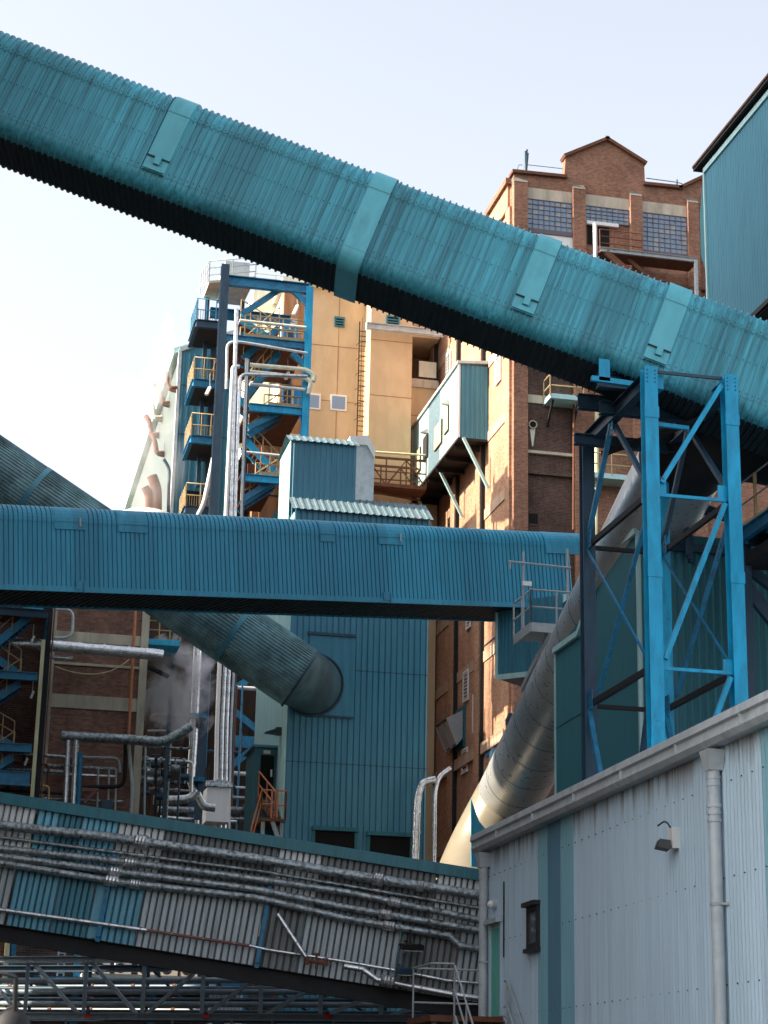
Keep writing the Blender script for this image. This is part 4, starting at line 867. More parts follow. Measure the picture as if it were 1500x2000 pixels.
# ------------------------------------------------------------------ round tube gallery
ctr = pY(640, 1334, BY); DT = (ctr-CAM).dot(FW)-1.6
tg = thing('tube_gallery', 'round dark sooty teal tube gallery slanting down into the head tower', 'conveyor tube', pD(300, 1130, DT))
A0, A1 = pD(-330, 702, DT), pD(588, 1325, DT); rT = 62/3800*DT; ax_ = (A1-A0).normalized(); u_ = ax_.cross(V((0,0,1))).normalized(); w_ = u_.cross(ax_)
NR = 60; vs = []; fs = []; prof = []
for k in range(NR):
    for dt, dr in ((0, 0), (.55, 0), (.66, .035), (.88, .035)): a = 2*math.pi*(k+dt)/NR; prof.append((a, rT+dr))
n_ = len(prof); m = MB()
segs_ = 7
for i in range(segs_):
    p, q = A0.lerp(A1, i/segs_), A0.lerp(A1, (i+1)/segs_); g_ = .012 if i % 2 else 0
    m.add([c+(u_*math.cos(a)+w_*math.sin(a))*(r+g_) for c in (p, q) for a, r in prof], [(j, n_+j, n_+(j+1) % n_, (j+1) % n_) for j in range(n_)])
M['tube_teal'] = paint('sooty_teal_tube', (112, 150, 158), (30, 36, 38), .85, (1.2, 1.2, 1.2), .04, .5, patch=.7)
m.build('cladding', M['tube_teal'], tg)
for i in range(1, segs_): p = A0.lerp(A1, i/segs_); MB().tube([p-ax_*.09, p+ax_*.09], rT+.05, 60, False).build('joint_band', M['seablue'], tg)
ec = pY(612, 1338, BY-.062); a2 = V((ax_.x, 0, ax_.z)).normalized(); b2 = V((-a2.z, 0, a2.x)); m = MB(); nk = 60; vs = []
for i in range(7):
    f = i/6
    for k in range(nk):
        a = 2*math.pi*k/nk; p = A1-ax_*.02+(u_*math.cos(a)+w_*math.sin(a))*rT*.985; e = ec+a2*math.cos(a)*.98+b2*math.sin(a)*rT*.985
        if f > 0: vs.append(p.lerp(e, f) + (u_*math.cos(a)+w_*math.sin(a))*.10*math.sin(math.pi*f)*max(0, math.cos(a)))
        else: vs.append(p)
m.add(vs, [(i*nk+k, i*nk+(k+1) % nk, (i+1)*nk+(k+1) % nk, (i+1)*nk+k) for i in range(6) for k in range(nk)], True); M['tube_dark'] = paint('dark_sleeve', (62, 92, 98), (24, 28, 30), .9, (1.5, 1.5, .5), .06, .5, patch=.7)
m.build('end_sleeve', M['tube_dark'], tg)
MB().tube([ec+V((0, -.02, 0))+a2*math.cos(2*math.pi*k/40)*1.02+b2*math.sin(2*math.pi*k/40)*(rT+.03) for k in range(41)], .05, 6).build('wall_collar', M['dsteel'], tg)
MB().tube([A1-ax_*.06, A1+ax_*.02], rT+.07, 60, False).build('end_rim', M['dsteel'], tg)
# ------------------------------------------------------------------ tan rendered silo building
TY = 101.0
tn = thing('silo_building', 'tan rendered silo building with a stepped front and small windows', 'silo', (20, 105, 0))
xl, xm, xr = pY(600, 900, TY).x, pY(718, 900, TY-1.6).x, pY(803, 800, TY-1.6).x
xw = pY(547, 800, TY).x
m = MB().box((xl-.35, TY, 0), (xm+.2, TY+14, 46.3)); m.build('wall', M['tan'], tn)
MB().box((xw, TY+.03, 0), (xl-.35, TY+30, 46.0)).build('side_wall', M['brown'], tn)
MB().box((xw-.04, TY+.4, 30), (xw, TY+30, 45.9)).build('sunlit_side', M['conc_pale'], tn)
MB().box((xm, TY-1.6, 0), (xr, TY+10, 46.6)).build('bay_wall', M['tan'], tn)
MB().box((xr, TY, 0), (MX-.1, TY+10, 41.3)).box((xr, TY+.02, 43.9), (MX-.1, TY+10, 46.3)).build('recess_wall', M['tan'], tn)
MB().box((xr, TY+3, 41.3), (MX-.1, TY+10, 43.9)).build('recess', M['brown'], tn)
MB().box((xw-.2, TY-.35, 46.3), (xm, TY+14.2, 46.6)).build('roof_edge', M['conc_pale'], tn)
m = MB()
for z in (29.6, 32.9, 36.2, 39.5, 42.8): m.box((xw, TY-.015, z), (xm, TY, z+.035)); m.box((xm, TY-1.615, z), (xr, TY-1.6, z+.035)); m.box((xr, TY-.015, z-.4), (MX-.2, TY, z-.36)) if z < 41 else 0
m.box(((xl+xm)/2, TY-.015, 25), ((xl+xm)/2+.035, TY, 46))
m.build('render_joint', M['brown'], tn)
m = MB(); z = 41.3; rails(m, [(xr, TY-.05, z), (MX-.2, TY-.05, z)], 1.15, .03, .16, 1); m.build('balcony_rail', M['dframe'], tn)
MB().box((xr+.75, TY-.12, z+.15), (MX-.3, TY-.08, z+1.1)).build('balcony_board', M['conc_pale'], tn); MB().box((xr, TY-.15, z-.5), (MX-.2, TY-.02, z)).build('balcony_slab', M['conc'], tn)
def sqwin(px, py, w, h, Y, mt='pane', fm='white'):
    p = pY(px, py, Y); f = MB().box((p.x-w/2-.09, Y-.05, p.z-h/2-.09), (p.x+w/2+.09, Y-.01, p.z+h/2+.09)).build('window', M[fm], tn); MB().box((p.x-w/2, Y-.062, p.z-h/2), (p.x+w/2, Y-.052, p.z+h/2)).build('pane', M[mt], f); return f, p
sqwin(661, 787, .75, .75, TY); sqwin(610, 784, .75, .75, TY)
for px, py, Y in ((663, 629, TY), (767, 632, TY-1.6)):
    f, p = sqwin(px, py, .4, .45, Y, 'dark', 'panel') if px < 700 else sqwin(px, py, .6, .75, Y, 'dark', 'panel')
    m = MB()
    for k in range(4): m.box((p.x-.3, Y-.09, p.z-.3+k*.16), (p.x+.3, Y-.063, p.z-.24+k*.16))
    m.build('slats', M['panel'], f)
lx, l0, l1 = pY(708, 750, TY-.4).x, pY(703, 870, TY-.4).z, pY(710, 627, TY-.4).z
ld = thing('caged_ladder', 'black caged ladder up the tan silo wall', 'ladder', (lx, TY-.4, l0))
m = MB()
for dx in (-.22, .22): m.bar((lx+dx, TY-.25, l0), (lx+dx, TY-.25, l1), .06, .06)
m.build('stiles', M['black'], ld); m = MB()
for k in range(int((l1-l0)/.3)): m.bar((lx-.22, TY-.25, l0+.3*k), (lx+.22, TY-.25, l0+.3*k), .035, .035)
m.build('rungs', M['black'], ld); m = MB()
for k in range(int((l1-l0-1.5)/.9)): z = l0+1.5+.9*k; m.tube([(lx+.38*math.cos(a), TY-.25-.7*max(0, math.sin(a)), z) for a in [math.pi*i/8 for i in range(9)]], .02, 4)
for a in (1.0, 2.1): m.bar((lx+.38*math.cos(a), TY-.25-.7*math.sin(a), l0+1.5), (lx+.38*math.cos(a), TY-.25-.7*math.sin(a), l1), .025, .025)
m.build('cage', M['black'], ld)
a, b = pY(716, 636, TY-2.2), pY(850, 645, TY-2.2); t = thing('trough_beam', 'grey green steel trough projecting across the tan silo', 'beam', a)
MB().ibeam(a, V((MX-.4, TY-2.2, a.z)), .3, .36, .03).build('beam', M['trim'], t); MB().box((a.x-.03, TY-2.4, a.z-.2), (a.x, TY-2.0, a.z+.2)).build('end_plate', M['seapale'], t)
# ------------------------------------------------------------------ white sunlit building with a teal end wall
WX, WY, WZ = 8.82, 92.0, 38.1
wh = thing('process_building', 'white sunlit building with a teal corrugated end wall, in steam', 'building', (WX+3, WY+5, 0))
MB().box((WX, WY+.3, 0), (WX+3.2, WY+36, WZ-.2)).build('side_wall', M['pale_side'], wh)
MB().prism([(WX-.3, WY+.1, WZ-.15), (WX+3.4, WY+.1, WZ+1.5), (WX+3.4, WY+.1, WZ+1.75), (WX-.3, WY+.1, WZ+.12)], V((0, 36, 0))).build('roof', M['seapale'], wh)
WE = WX+3.2
MB().wall((WX, WY, 0), (1,0,0), (0,0,1), (0,-1,0), 3.2, WZ-.1, .3, .05, 'trap').build('end_wall', M['seablue'], wh)
MB().prism([(WX, WY+.02, WZ-.1), (WE, WY+.02, WZ-.1), (WE, WY+.02, WZ+1.4)], V((0, .3, 0))).build('gable', M['seablue'], wh)
MB().box((WX-.06, WY-.08, 0), (WX+.1, WY+.32, WZ)).bar((WX, WY-.05, WZ+.0), (WE, WY-.05, WZ+1.5), .12, .2).build('corner_trim', M['trim'], wh)
a, b = pY(358, 958, WY), pY(418, 958, WY); MB().box((a.x, WY-.08, a.z-3.4), (b.x, WY-.06, a.z)).build('opening', M['dark'], wh)
m = MB()
for z in (33.6, 36.2): m.box((WX, WY-.07, z), (WE, WY-.052, z+.04))
m.build('sheet_joint', M['dsteel'], wh)
def sp(px, py): return pX(px, py, WX-.15)
for i, (px, py) in enumerate(((341, 752), (326, 781), (312, 810), (306, 842), (316, 878))):
    q = sp(px, py); t = thing('vent_pipe', ['curved rusty vent pipe nearest the roof corner of the white wall', 'curved rusty vent pipe second along the white wall eave', 'pale vent pipe third along the white wall eave', 'short dark vent stub fourth along the white wall', 'rusty vent with thin spikes halfway down the white wall'][i], 'vent', q, 'vents on the white wall')
    MB().tube(bend([q+V((.15, 0, -.3)), q+V((-.25, 0, -.25)), q+V((-.4, 0, .5)), q+V((-.6, .3, .9))], .3), .13, 8).tube([q+V((.1, -.5, -.3)), q+V((-.3, -.5, -.35))], .09, 6).build('pipe', M['rust' if i != 2 else 'conc'], t)
for i, (pts, d, lb) in enumerate((([(309, 998), (306, 955), (297, 930)], .62, 'wide rusty orange duct beside the white wall, taller one'), ([(294, 998), (292, 968), (283, 952)], .5, 'shorter rusty orange duct beside the white wall'), ([(329, 998), (331, 915), (320, 897)], .2, 'thin dark flue pipe right of the orange ducts'))):
    P = [pY(x, y, 91) for x, y in pts]; P[0].z -= 4; P[0].x += .1
    t = thing('flue_duct', lb, 'duct', P[0], 'flues by the white wall'); MB().tube(bend(P, .3), d*.42, 12, smooth=True).build('shaft', M['rust' if d > .3 else 'dsteel'], t)
    if d < .3: MB().tube([P[1]-V((.3,0,2.6)), P[1]+V((.3,0,-2.6))], .08, 6).build('valve', M['dframe'], t)
q = pY(285, 1003, 90); t = thing('storage_tank', 'pale domed tank top peeping over the blue gallery', 'tank', q-V((0,0,3)))
c = pY(285, 1012, 91.6); MB().tube([c-V((0,0,2.8)), c-V((0,0,.3)), c, c+V((0,0,.25)), c+V((0,0,.4))], [1.75, 1.75, 1.6, 1.0, .05], 32).build('shell', M['white'], t)
# brown rendered building behind the stair tower, and the dark process bay below it
bb = thing('process_building', 'brown rendered process building standing behind the stair tower', 'building', (14, 97, 0))
MB().box((9.8, 91.9, 0), (11, 92.3, 20)).build('corner_wall', M['brown'], bb) if 0 else None
x5, x6 = pY(500, 800, 91.4).x, pY(598, 800, 91.4).x
MB().box((x5, 91.4, 0), (x6, 100.9, 33.6)).build('wall', M['brown'], bb)
MB().box((x5-.15, 91.2, 33.6), (x6+.1, 100.8, 33.9)).build('parapet', M['conc_pale'], bb)
m = MB()
for k in range(3): x = x5+.35+k*.95; m.box((x, 91.25, 10), (x+.22, 91.4, 33.4))
m.build('rib', M['brown'], bb)
MB().box((3.0, 89.8, 0), (x5+.5, 91.9, 26.5)).build('lower_wall', M['dbrown'], bb)
m = MB()
for z in (27.5, 30.6): m.box((x5, 91.36, z), (x6, 91.4, z+.05))
m.build('render_joint', M['dark'], bb)
# sunlit penthouse on top
ph = thing('penthouse', 'cream sunlit penthouse with roof rails above the stair tower', 'penthouse', (12.5, 95, 40))
a = pY(492, 640, 104); b = pY(600, 515, 94)
MB().box((a.x, 104, 40), (a.x+2.6, 112, pY(500, 520, 94).z+3)).build('wall', M['conc_pale'], ph)
m = MB(); zt = pY(500, 520, 94).z; rails(m, [(a.x, 104.1, zt+3), (a.x+2.6, 104.1, zt+3)], 1.1, .03, 1.2, 2); m.build('handrail', M['grail'], ph)
o = pY(415, 545, 88); c2 = pY(500, 520, 88)
cp = thing('roof_canopy', 'pale slanted canopy with rails at the top of the stair tower', 'canopy', o)
p1_, p2_ = pY(408, 553, 86), pY(500, 530, 86)
MB().prism([(p1_.x, 86, p1_.z), (p2_.x, 86, p1_.z+.5), (p2_.x, 90, p1_.z+.9), (p1_.x+.2, 90, p1_.z+.9)], V((0, 0, .12))).build('slab', M['conc'], cp)
MB().box((p1_.x+.8, 86.5, p1_.z+.5), (p1_.x+2.0, 89.5, p1_.z+1.5)).build('plant_box', M['trim'], cp)
m = MB(); rails(m, [(p1_.x, 89.8, p1_.z+1.0), (p1_.x, 86.1, p1_.z+.1), (p2_.x, 86.1, p1_.z+.55)], 1.1, .028, 1.0, 3); m.build('handrail', M['grail'], cp)
for x in (p1_.x+.3, p2_.x-.2): MB().bar((x, 89, 30), (x, 89, p1_.z+.5), .2, .2).build('post', M['dsteel'], cp)
# ------------------------------------------------------------------ stair tower
SY0, SY1 = 84.0, 89.5
sx0 = pY(440, 520, SY0).x; sx1 = pY(604, 580, SY0).x
sw = thing('stair_tower', 'blue steel stair tower with yellow railed flights and landings', 'stair tower', ((sx0+sx1)/2, 86, 0))
ztop = pY(440, 518, SY0).z
MB().ibeam((sx0, SY0, 0), (sx0, SY0, ztop), .38, .34, .04, (0,1,0)).build('column', M['dsteel'], sw)
zr = pY(605, 562, SY0).z
MB().ibeam((sx1, SY0, 24), (sx1, SY0, zr), .34, .34, .04, (0,1,0)).build('column', M['steel'], sw)
MB().ibeam((sx0+.3, SY1, 0), (sx0+.3, SY1, ztop-1), .3, .3, .03, (0,1,0)).build('column', M['dsteel'], sw)
MB().ibeam((sx1, SY1, 0), (sx1, SY1, zr), .3, .3, .03, (0,1,0)).build('column', M['dsteel'], sw)
zb_ = pY(520, 556, SY0).z; MB().ibeam((sx0, SY0, zb_), (sx1, SY0, zb_), .3, .5, .04).build('top_beam', M['bsteel'], sw); MB().ibeam((sx0, SY1, zb_+.6), (sx1, SY1, zb_+.6), .3, .5, .04).build('top_beam', M['bsteel'], sw)
def ln2(nm, a, b, Y, w, h, mt): p, q = pY(a[0], a[1], Y), pY(b[0], b[1], Y); MB().bar(p, q, w, h).build(nm, M[mt], sw); return p, q
for a, b, Y in (((472, 614), (552, 562), SY0+.3), ((572, 567), (600, 593), SY0), ((570, 690), (600, 718), SY0), ((484, 836), (540, 808), SY0+.4), ((475, 975), (540, 934), SY0+.4)): ln2('brace', a, b, Y, .2, .26, 'bsteel')
# landings on the right, flights between them
lev = [((440, 660), (602, 678)), ((487, 795), (592, 803)), ((470, 932), (545, 938))]
for i, (a, b) in enumerate(lev):
    p = pY(*a, SY0); q = pY(b[0], a[1], SY0); z = p.z
    MB().ibeam((p.x, SY0, z), (q.x, SY0, z), .2, .36, .03).build('landing_beam', M[('bsteel', 'steel', 'steel')[i]], sw)
    MB().box((p.x, SY0+.1, z+.1), (q.x, SY1, z+.16)).build('deck', M['rust'], sw)
    m = MB(); rails(m, [(p.x+.9, SY0+.05, z+.18), (q.x, SY0+.05, z+.18)], 1.1, .03, .55, 2); rails(m, [(p.x+.9, SY0+1.6, z+.18), (q.x, SY0+1.6, z+.18)], 1.1, .03, .8, 2); m.box((p.x+.9, SY0+.02, z+.18), (q.x, SY0+.04, z+.36)); m.build('handrail', M['yellow'], sw)
fl = [((470, 625), (545, 672), 1), ((480, 775), (545, 690), 0), ((485, 850), (560, 800), 0), ((480, 860), (545, 930), 1), ((470, 985), (540, 940), 0), ((475, 700), (545, 640), 0), ((455, 770), (485, 795), 1)]
for i, (a, b, k) in enumerate(fl):
    Y = SY0+1.0+.5*k; p, q = pY(*a, Y), pY(*b, Y)
    MB().bar(p, q, .08, .32).bar(p+V((0, 1.0, 0)), q+V((0, 1.0, 0)), .08, .32).build('flight_stringer', M['bsteel' if k == 0 else 'steel'], sw)
    m = MB(); n_ = 10
    for j in range(n_): c = p.lerp(q, (j+.5)/n_); m.box(c+V((-.13, .05, -.02)), c+V((.13, .95, .02)))
    m.build('treads', M['rust'], sw)
    m = MB()
    for h in (.55, 1.05): m.tube([p+V((0,0,h)), q+V((0,0,h))], .03, 6)
    for f in (0, .25, .5, .75, 1): c = p.lerp(q, f); m.tube([c, c+V((0,0,1.05))], .028, 6)
    m.build('flight_rail', M['yellow'], sw)
# cantilever platforms on the left
for i, (y, x0, x1_, mt) in enumerate(((636, 384, 440, 'dsteel'), (752, 378, 436, 'bsteel'), (862, 373, 430, 'bsteel'), (1000, 362, 418, 'dsteel'))):
    Y = 87.0; p, q = pY(x0, y, Y), pY(x1_, y, Y)
    MB().box((p.x, Y, p.z-.02), (q.x, Y+2.8, p.z+.1)).build('deck', M['black'], sw); MB().ibeam((p.x, Y, p.z+.12), (q.x, Y, p.z+.12), .2, .4, .03).ibeam((p.x, Y, p.z+.12), (p.x, Y+2.8, p.z+.12), .2, .36, .03).build('side_platform', M[mt], sw)
    m = MB(); rails(m, [(p.x, Y+2.7, p.z+.3), (p.x, Y+.05, p.z+.3), (q.x, Y+.05, p.z+.3)], 1.15, .03, .55, 2); m.build('platform_rail', M['yellow' if i else 'bsteel'], sw)
    m = MB(); n_ = int((q.x-p.x)/.11)
    for j_ in range(n_): x_ = p.x+(q.x-p.x)*(j_+.5)/n_; m.bar((x_, Y+.06, p.z+.3), (x_, Y+.06, p.z+.88), .022, .022)
    for j_ in range(22): y_ = Y+.1+j_*.12; m.bar((p.x+.02, y_, p.z+.3), (p.x+.02, y_, p.z+.88), .022, .022)
    m.build('infill_bars', M['yellow' if i else 'dsteel'], sw)
for i, (x, y, w, h) in enumerate(((566, 652, 32, 36), (572, 782, 40, 44))):
    a, b = pY(x-w/2, y-h/2, 91.3), pY(x+w/2, y+h/2, 91.3); d = MB().box((a.x, 91.3, b.z-.4), (b.x, 91.38, a.z)).build('door', M['door_blue'], bb)
    MB().box(((a.x+b.x)/2-.03, 91.27, b.z-.4), ((a.x+b.x)/2+.03, 91.3, a.z)).build('door_post', M['cream'], d)
a, b = pY(555, 621, 91.25), pY(580, 634, 91.25); t = thing('notice_board', 'white notice board above the upper blue door', 'sign', V(((a.x+b.x)/2, 91.2, b.z)))
MB().box((a.x, 91.2, b.z), (b.x, 91.25, a.z)).build('board', M['white'], t)
m = MB()
for k, (u0, u1) in enumerate(((.3, .7), (.42, .58), (.2, .8))): zz = a.z-(a.z-b.z)*(.28+.2*k); m.box((a.x+(b.x-a.x)*u0, 91.19, zz-.02), (a.x+(b.x-a.x)*u1, 91.199, zz+.02))
m.build('lettering', M['dframe'], t)
a, b = pY(484, 905, 90), pY(506, 925, 90); tag(MB().box((a.x, 90, b.z), (b.x, 90.1, a.z)).box((a.x+.05, 90.1, b.z-1), (a.x+.1, 90.2, b.z)).build('red_hose_cabinet', M['redpaint']), 'dull red square cabinet behind the middle stair flight', 'cabinet')
for i, (a, b, lb) in enumerate((((581, 597), (573, 615), 'slanted light tube under the top stair beam'), ((410, 757), (403, 771), 'light tube below the second side platform'), ((563, 728), (558, 740), 'light tube beneath the middle landing'))):
    p, q = pY(*a, SY0+1.0), pY(*b, SY0+.6); t = thing('light_batten', lb, 'light', p, 'light tubes on the stairs'); MB().bar(p, q, .14, .1).build('diffuser', M['tube'], t); MB().bar(p+V((0,.12,.05)), q+V((0,.12,.05)), .1, .06).bar(p, p+V((0,.3,.8)), .03, .03).build('mount', M['grail'], t)
# vertical pipes in front of the stair tower, running down behind the gallery
PG = 'tall pipes on the stair tower'
for lb, pts, d, mt in (('fat white pipe, leftmost of the tall bundle', [(468, 716), (455, 716), (436, 1120), (424, 1420), (420, 1625)], 8.5, 'white'),
                   ('tallest grey white pipe of the bundle', [(462, 603), (448, 1120), (434, 1420), (430, 1625)], 8.5, 'alu'),
                   ('pale pipe third in the tall bundle', [(600, 735), (468, 730), (455, 1120), (443, 1420), (439, 1625)], 7.5, 'alu'),
                   ('thin pale pipe, rightmost of the tall bundle', [(481, 700), (470, 1050), (451, 1420), (447, 1625)], 5, 'trim')):
    vpipe(lb, pts, SY0-.8, d, mt, group=PG, bands=3.2, nm='riser_pipe')
t = vpipe('dark ladder-like cable riser right of the white pipes', [(486, 702), (474, 1005), (455, 1420), (452, 1560)], SY0-.55, 5, 'dsteel', nm='cable_riser', cat='cable riser', bands=.7)
for i, (lb, pts, d, mt) in enumerate((('mossy white pipe across the stair tower, upper of two', [(480, 712), (600, 722), (616, 735), (612, 745)], 9, 'conc_pale'), ('mossy white pipe across the stair tower, lower of two', [(486, 726), (596, 738), (608, 746), (602, 770)], 9, 'conc_pale'), ('white handrail-like pipe above the middle landing', [(488, 750), (596, 761)], 6.5, 'white'),
                   ('white pipe across the lower stair flight', [(470, 882), (548, 890)], 5.5, 'white'), ('white pipe across the top landing', [(468, 626), (598, 640)], 6.5, 'conc_pale'), ('grey pipe looping under the top landing', [(442, 760), (444, 668), (470, 668), (600, 690)], 6, 'trim'))):
    vpipe(lb, pts, SY0-.35-.02*i, d, mt)
vpipe('white sloping chute pipe below the side platforms', [(420, 880), (398, 985), (385, 1010)], 86.4, 9, 'white')
# ------------------------------------------------------------------ brick process building, lower left
LY = 72.0
lb_ = thing('brick_building', 'red brick building with pale concrete frame behind the lower pipes', 'building', (4, 76, 0))
xa, xb, xc = pY(105, 1300, LY).x, pY(272, 1300, LY).x, pY(287, 1300, LY).x
MB().box((xa, LY, 0), (xb, LY+8, 20.6)).build('wall', M['brick_low'], lb_)
MB().box((xb, LY-.12, 0), (xc, LY+8, 20.6)).box((xa-.3, LY-.12, 0), (xa, LY+8, 20.6)).build('column', M['conc'], lb_)
for y0, y1 in ((1238, 1258), (1361, 1387), (1298, 1303)):
    z1, z0 = pY(200, y0, LY).z, pY(200, y1, LY).z; MB().box((xa, LY-.06, z0), (xb, LY, z1)).build('beam', M['conc'], lb_)
MB().box((-6, LY+1.2, 0), (xa-.3, LY+8, 20.6)).build('left_wall', M['brick_dark'], lb_)
def hp(lb, pts, d, Y, mt='foil', bands=1.1, group=None, rad=.35, nm='pipe'): return vpipe(lb, pts, Y, d, mt, group=group, bands=bands, rad=rad, nm=nm)
hp('big silver lagged pipe across the brick wall', [(-60, 1252), (60, 1258), (105, 1262), (300, 1278), (318, 1281)], 23, LY-1.2, 'alu')
hp('short silver stub pipe under the big lagged pipe', [(96, 1283), (142, 1286)], 8, LY-1.0, 'alu', 0)
hp('dirty silver lagged pipe across the lower brick wall', [(120, 1437), (250, 1444), (318, 1450), (345, 1436), (372, 1418)], 19, LY-1.3, 'foil')
for x, n_ in ((133, 'left one of two silver pipes dropping from the lower lagged pipe'), (149, 'right one of two silver pipes dropping from the lower lagged pipe')): hp(n_, [(x, 1446), (x-9, 1640)], 11, LY-1.35, 'alu', group='silver drop pipes')
hp('blue upright pipe beside the two silver drop pipes', [(157, 1470), (149, 1640)], 9, LY-1.4, 'bsteel', 0)
hp('dark pipe bending along the foot of the brick wall', [(246, 1452), (243, 1536), (160, 1538)], 8, LY-.9, 'black', 0)
hp('pale kinked drainpipe at the foot of the concrete column', [(251, 1455), (259, 1540), (253, 1640)], 7, LY-1.0, 'trim', 1.5)
hp('brown drainpipe down the concrete column', [(267, 1150), (250, 1455)], 5.5, LY-.4, 'orange', 1.6)
hp('grey green pipe hooking round the upper brick wall', [(105, 1190), (143, 1190), (141, 1245), (106, 1246)], 6, LY-.4, 'trim', 0)
hp('thin grey pipe loop low on the brick wall', [(100, 1478), (232, 1481), (234, 1508)], 6, LY-.7, 'grail', 0)
hp('thin silver pipe low behind the drop pipes', [(85, 1495), (225, 1502)], 8, LY-.6, 'foil')
hp('second thin silver pipe low behind the drop pipes', [(85, 1510), (228, 1517)], 6, LY-.6, 'alu')
hp('dull pipe across the foot of the brick building', [(85, 1560), (240, 1566)], 6, LY-.6, 'foil', 0)
for i, x in enumerate((192, 213, 227)): hp(['thin grey standpipe, left of three by the brick wall', 'thin grey standpipe, middle of three by the brick wall', 'thin grey standpipe, right of three by the brick wall'][i], [(x, 1500), (x-4, 1640)], 4, LY-.8-.05*i, 'grail', 0, group='grey standpipes')
a, b = pY(196, 1565, LY-.6), pY(216, 1610, LY-.6); tag(MB().box((a.x, LY-1.0, b.z-1), (b.x, LY-.6, a.z)).box((a.x+.05, LY-1.02, a.z-.3), (b.x-.05, LY-1.0, a.z-.05)).build('control_box', M['dsteel']), 'dark blue control box at the foot of the brick wall', 'control box')
tag(MB().bar(pY(160, 1542, LY-1.2), pY(193, 1543, LY-1.2), .12, .12).bar(pY(164, 1568, LY-1.2), pY(186, 1545, LY-1.2), .1, .1).build('pipe_support', M['redpaint']), 'dull red angled pipe support by the blue pipe', 'pipe support')
# sagging cable
a, b = pY(108, 1302, LY-.5), pY(252, 1288, LY-.5); c = pY(190, 1316, LY-.5); pts = [a*(1-t)**2+(c*2-a*.5-b*.5)*2*t*(1-t)+b*t*t for t in [i/14 for i in range(15)]]
tag(MB().tube(pts, .018, 5).build('hanging_cable', M['cream']), 'pale cable sagging across the brick wall', 'cable')
# posts
for nm, lb, p, q, Y, w, mt in (('steel_post', 'black steel post in front of the brick building', (100, 1180), (70, 1640), LY-2, .17, 'black'), ('steel_post', 'pale yellow post left of the black post', (85, 1250), (52, 1640), LY-2.4, .13, 'cream'), ('steel_post', 'blue post just behind the black post', (93, 1200), (64, 1640), LY-1.6, .13, 'bsteel')):
    a = pY(*p, Y); t = thing(nm, lb, 'post', V((a.x, Y, 0))); MB().ibeam((a.x, Y, 0), (a.x, Y, a.z), w, w, .03, (0,1,0)).build('shaft', M[mt], t)
    MB().box((a.x-w, Y-w, 0), (a.x+w, Y+w, .05)).build('base_plate', M['black'], t)
hp('thin dull red pipe beside the black post', [(108, 1180), (74, 1640)], 3.2, LY-1.8, 'redpaint', 1.2)
# stair at the lower left edge
ls = thing('steel_stair', 'blue steel stair with yellow rails at the left edge', 'stair', pY(40, 1560, LY-3))
YS = LY-3
for i, (y, x1_, mt) in enumerate(((1200, 94, 'dsteel'), (1322, 73, 'bsteel'), (1462, 62, 'bsteel'), (1522, 58, 'bsteel'))):
    p, q = pY(-80, y-4, YS), pY(x1_, y, YS); MB().ibeam((p.x, YS, q.z), (q.x, YS, q.z), .16, .3 if i < 3 else .5, .03).build('landing_beam', M[mt], ls); MB().box((p.x, YS, q.z+.12), (q.x, YS+2.2, q.z+.16)).build('deck', M['rust'], ls)
for i, (a, b) in enumerate((((-40, 1285), (55, 1205)), ((-30, 1270), (38, 1318)), ((-40, 1385), (38, 1335)), ((-40, 1420), (25, 1458)), ((-40, 1520), (25, 1478)))):
    Y = YS+.4+.5*(i % 2); p, q = pY(*a, Y), pY(*b, Y); MB().bar(p, q, .07, .28).bar(p+V((0, .9, 0)), q+V((0, .9, 0)), .07, .28).build('flight_stringer', M['bsteel'], ls)
    m = MB()
    for j in range(12): c = p.lerp(q, (j+.5)/12); m.box(c+V((-.12, .04, -.02)), c+V((.12, .86, .02)))
    m.build('treads', M['black'], ls)
    m = MB()
    for h in (.5, .9): m.tube([p+V((0, -.05, h)), q+V((0, -.05, h))], .022, 6)
    for f in (0, .33, .66, 1): c = p.lerp(q, f); m.tube([c+V((0,-.05,0)), c+V((0, -.05, .9))], .022, 6)
    m.build('flight_rail', M['yellow'], ls)
for i, (x, y, lb) in enumerate(((64, 1249, 'light tube by the stair, uppermost of three'), (63, 1357, 'light tube by the stair, middle of three'), (51, 1488, 'light tube by the stair, lowest of three'))):
    p = pY(x, y, YS+.8); t = thing('light_batten', lb, 'light', p, 'light tubes by the left stair'); MB().bar(p+V((-.04, 0, -.13)), p+V((.04, 0, .13)), .09, .08).build('diffuser', M['tube'], t); MB().bar(p+V((0, .07, .1)), p+V((0, .1, .6)), .03, .03).build('mount', M['grail'], t)
p = pY(30, 1225, YS+2.5); t = thing('blue_cabin', 'bright blue cabin wall behind the left stair top', 'cabin', p); a, b = pY(46, 1184, YS+2.4), pY(84, 1196, YS+2.4); MB().box((a.x, YS+2.4, b.z), (b.x, YS+3.0, a.z+.6)).build('wall', M['steel'], t); MB().box((a.x-.02, YS+2.36, b.z-.08), (b.x+.02, YS+2.4, b.z)).build('sill', M['dsteel'], t)
# yellow railed platform under the gallery
yp = thing('access_platform', 'yellow railed platform with a blue edge beneath the blue gallery', 'platform', pY(315, 1250, 74)); a, b = pY(289, 1252, 74), pY(352, 1255, 74)
MB().box((a.x, 74, a.z-.12), (b.x, 76, a.z+.1)).build('deck', M['steel'], yp); m = MB(); rails(m, [(a.x, 76, a.z+.1), (a.x, 74.03, a.z+.1), (b.x, 74.03, a.z+.1)], 1.1, .028, .4, 3); m.build('handrail', M['yellow'], yp)
MB().bar((a.x+.1, 75.8, a.z-.1), (a.x+.1, 75.8, 0), .14, .14).bar((b.x-.1, 75.8, a.z-.1), (b.x-.1, 75.8, 0), .14, .14).build('leg', M['dsteel'], yp)
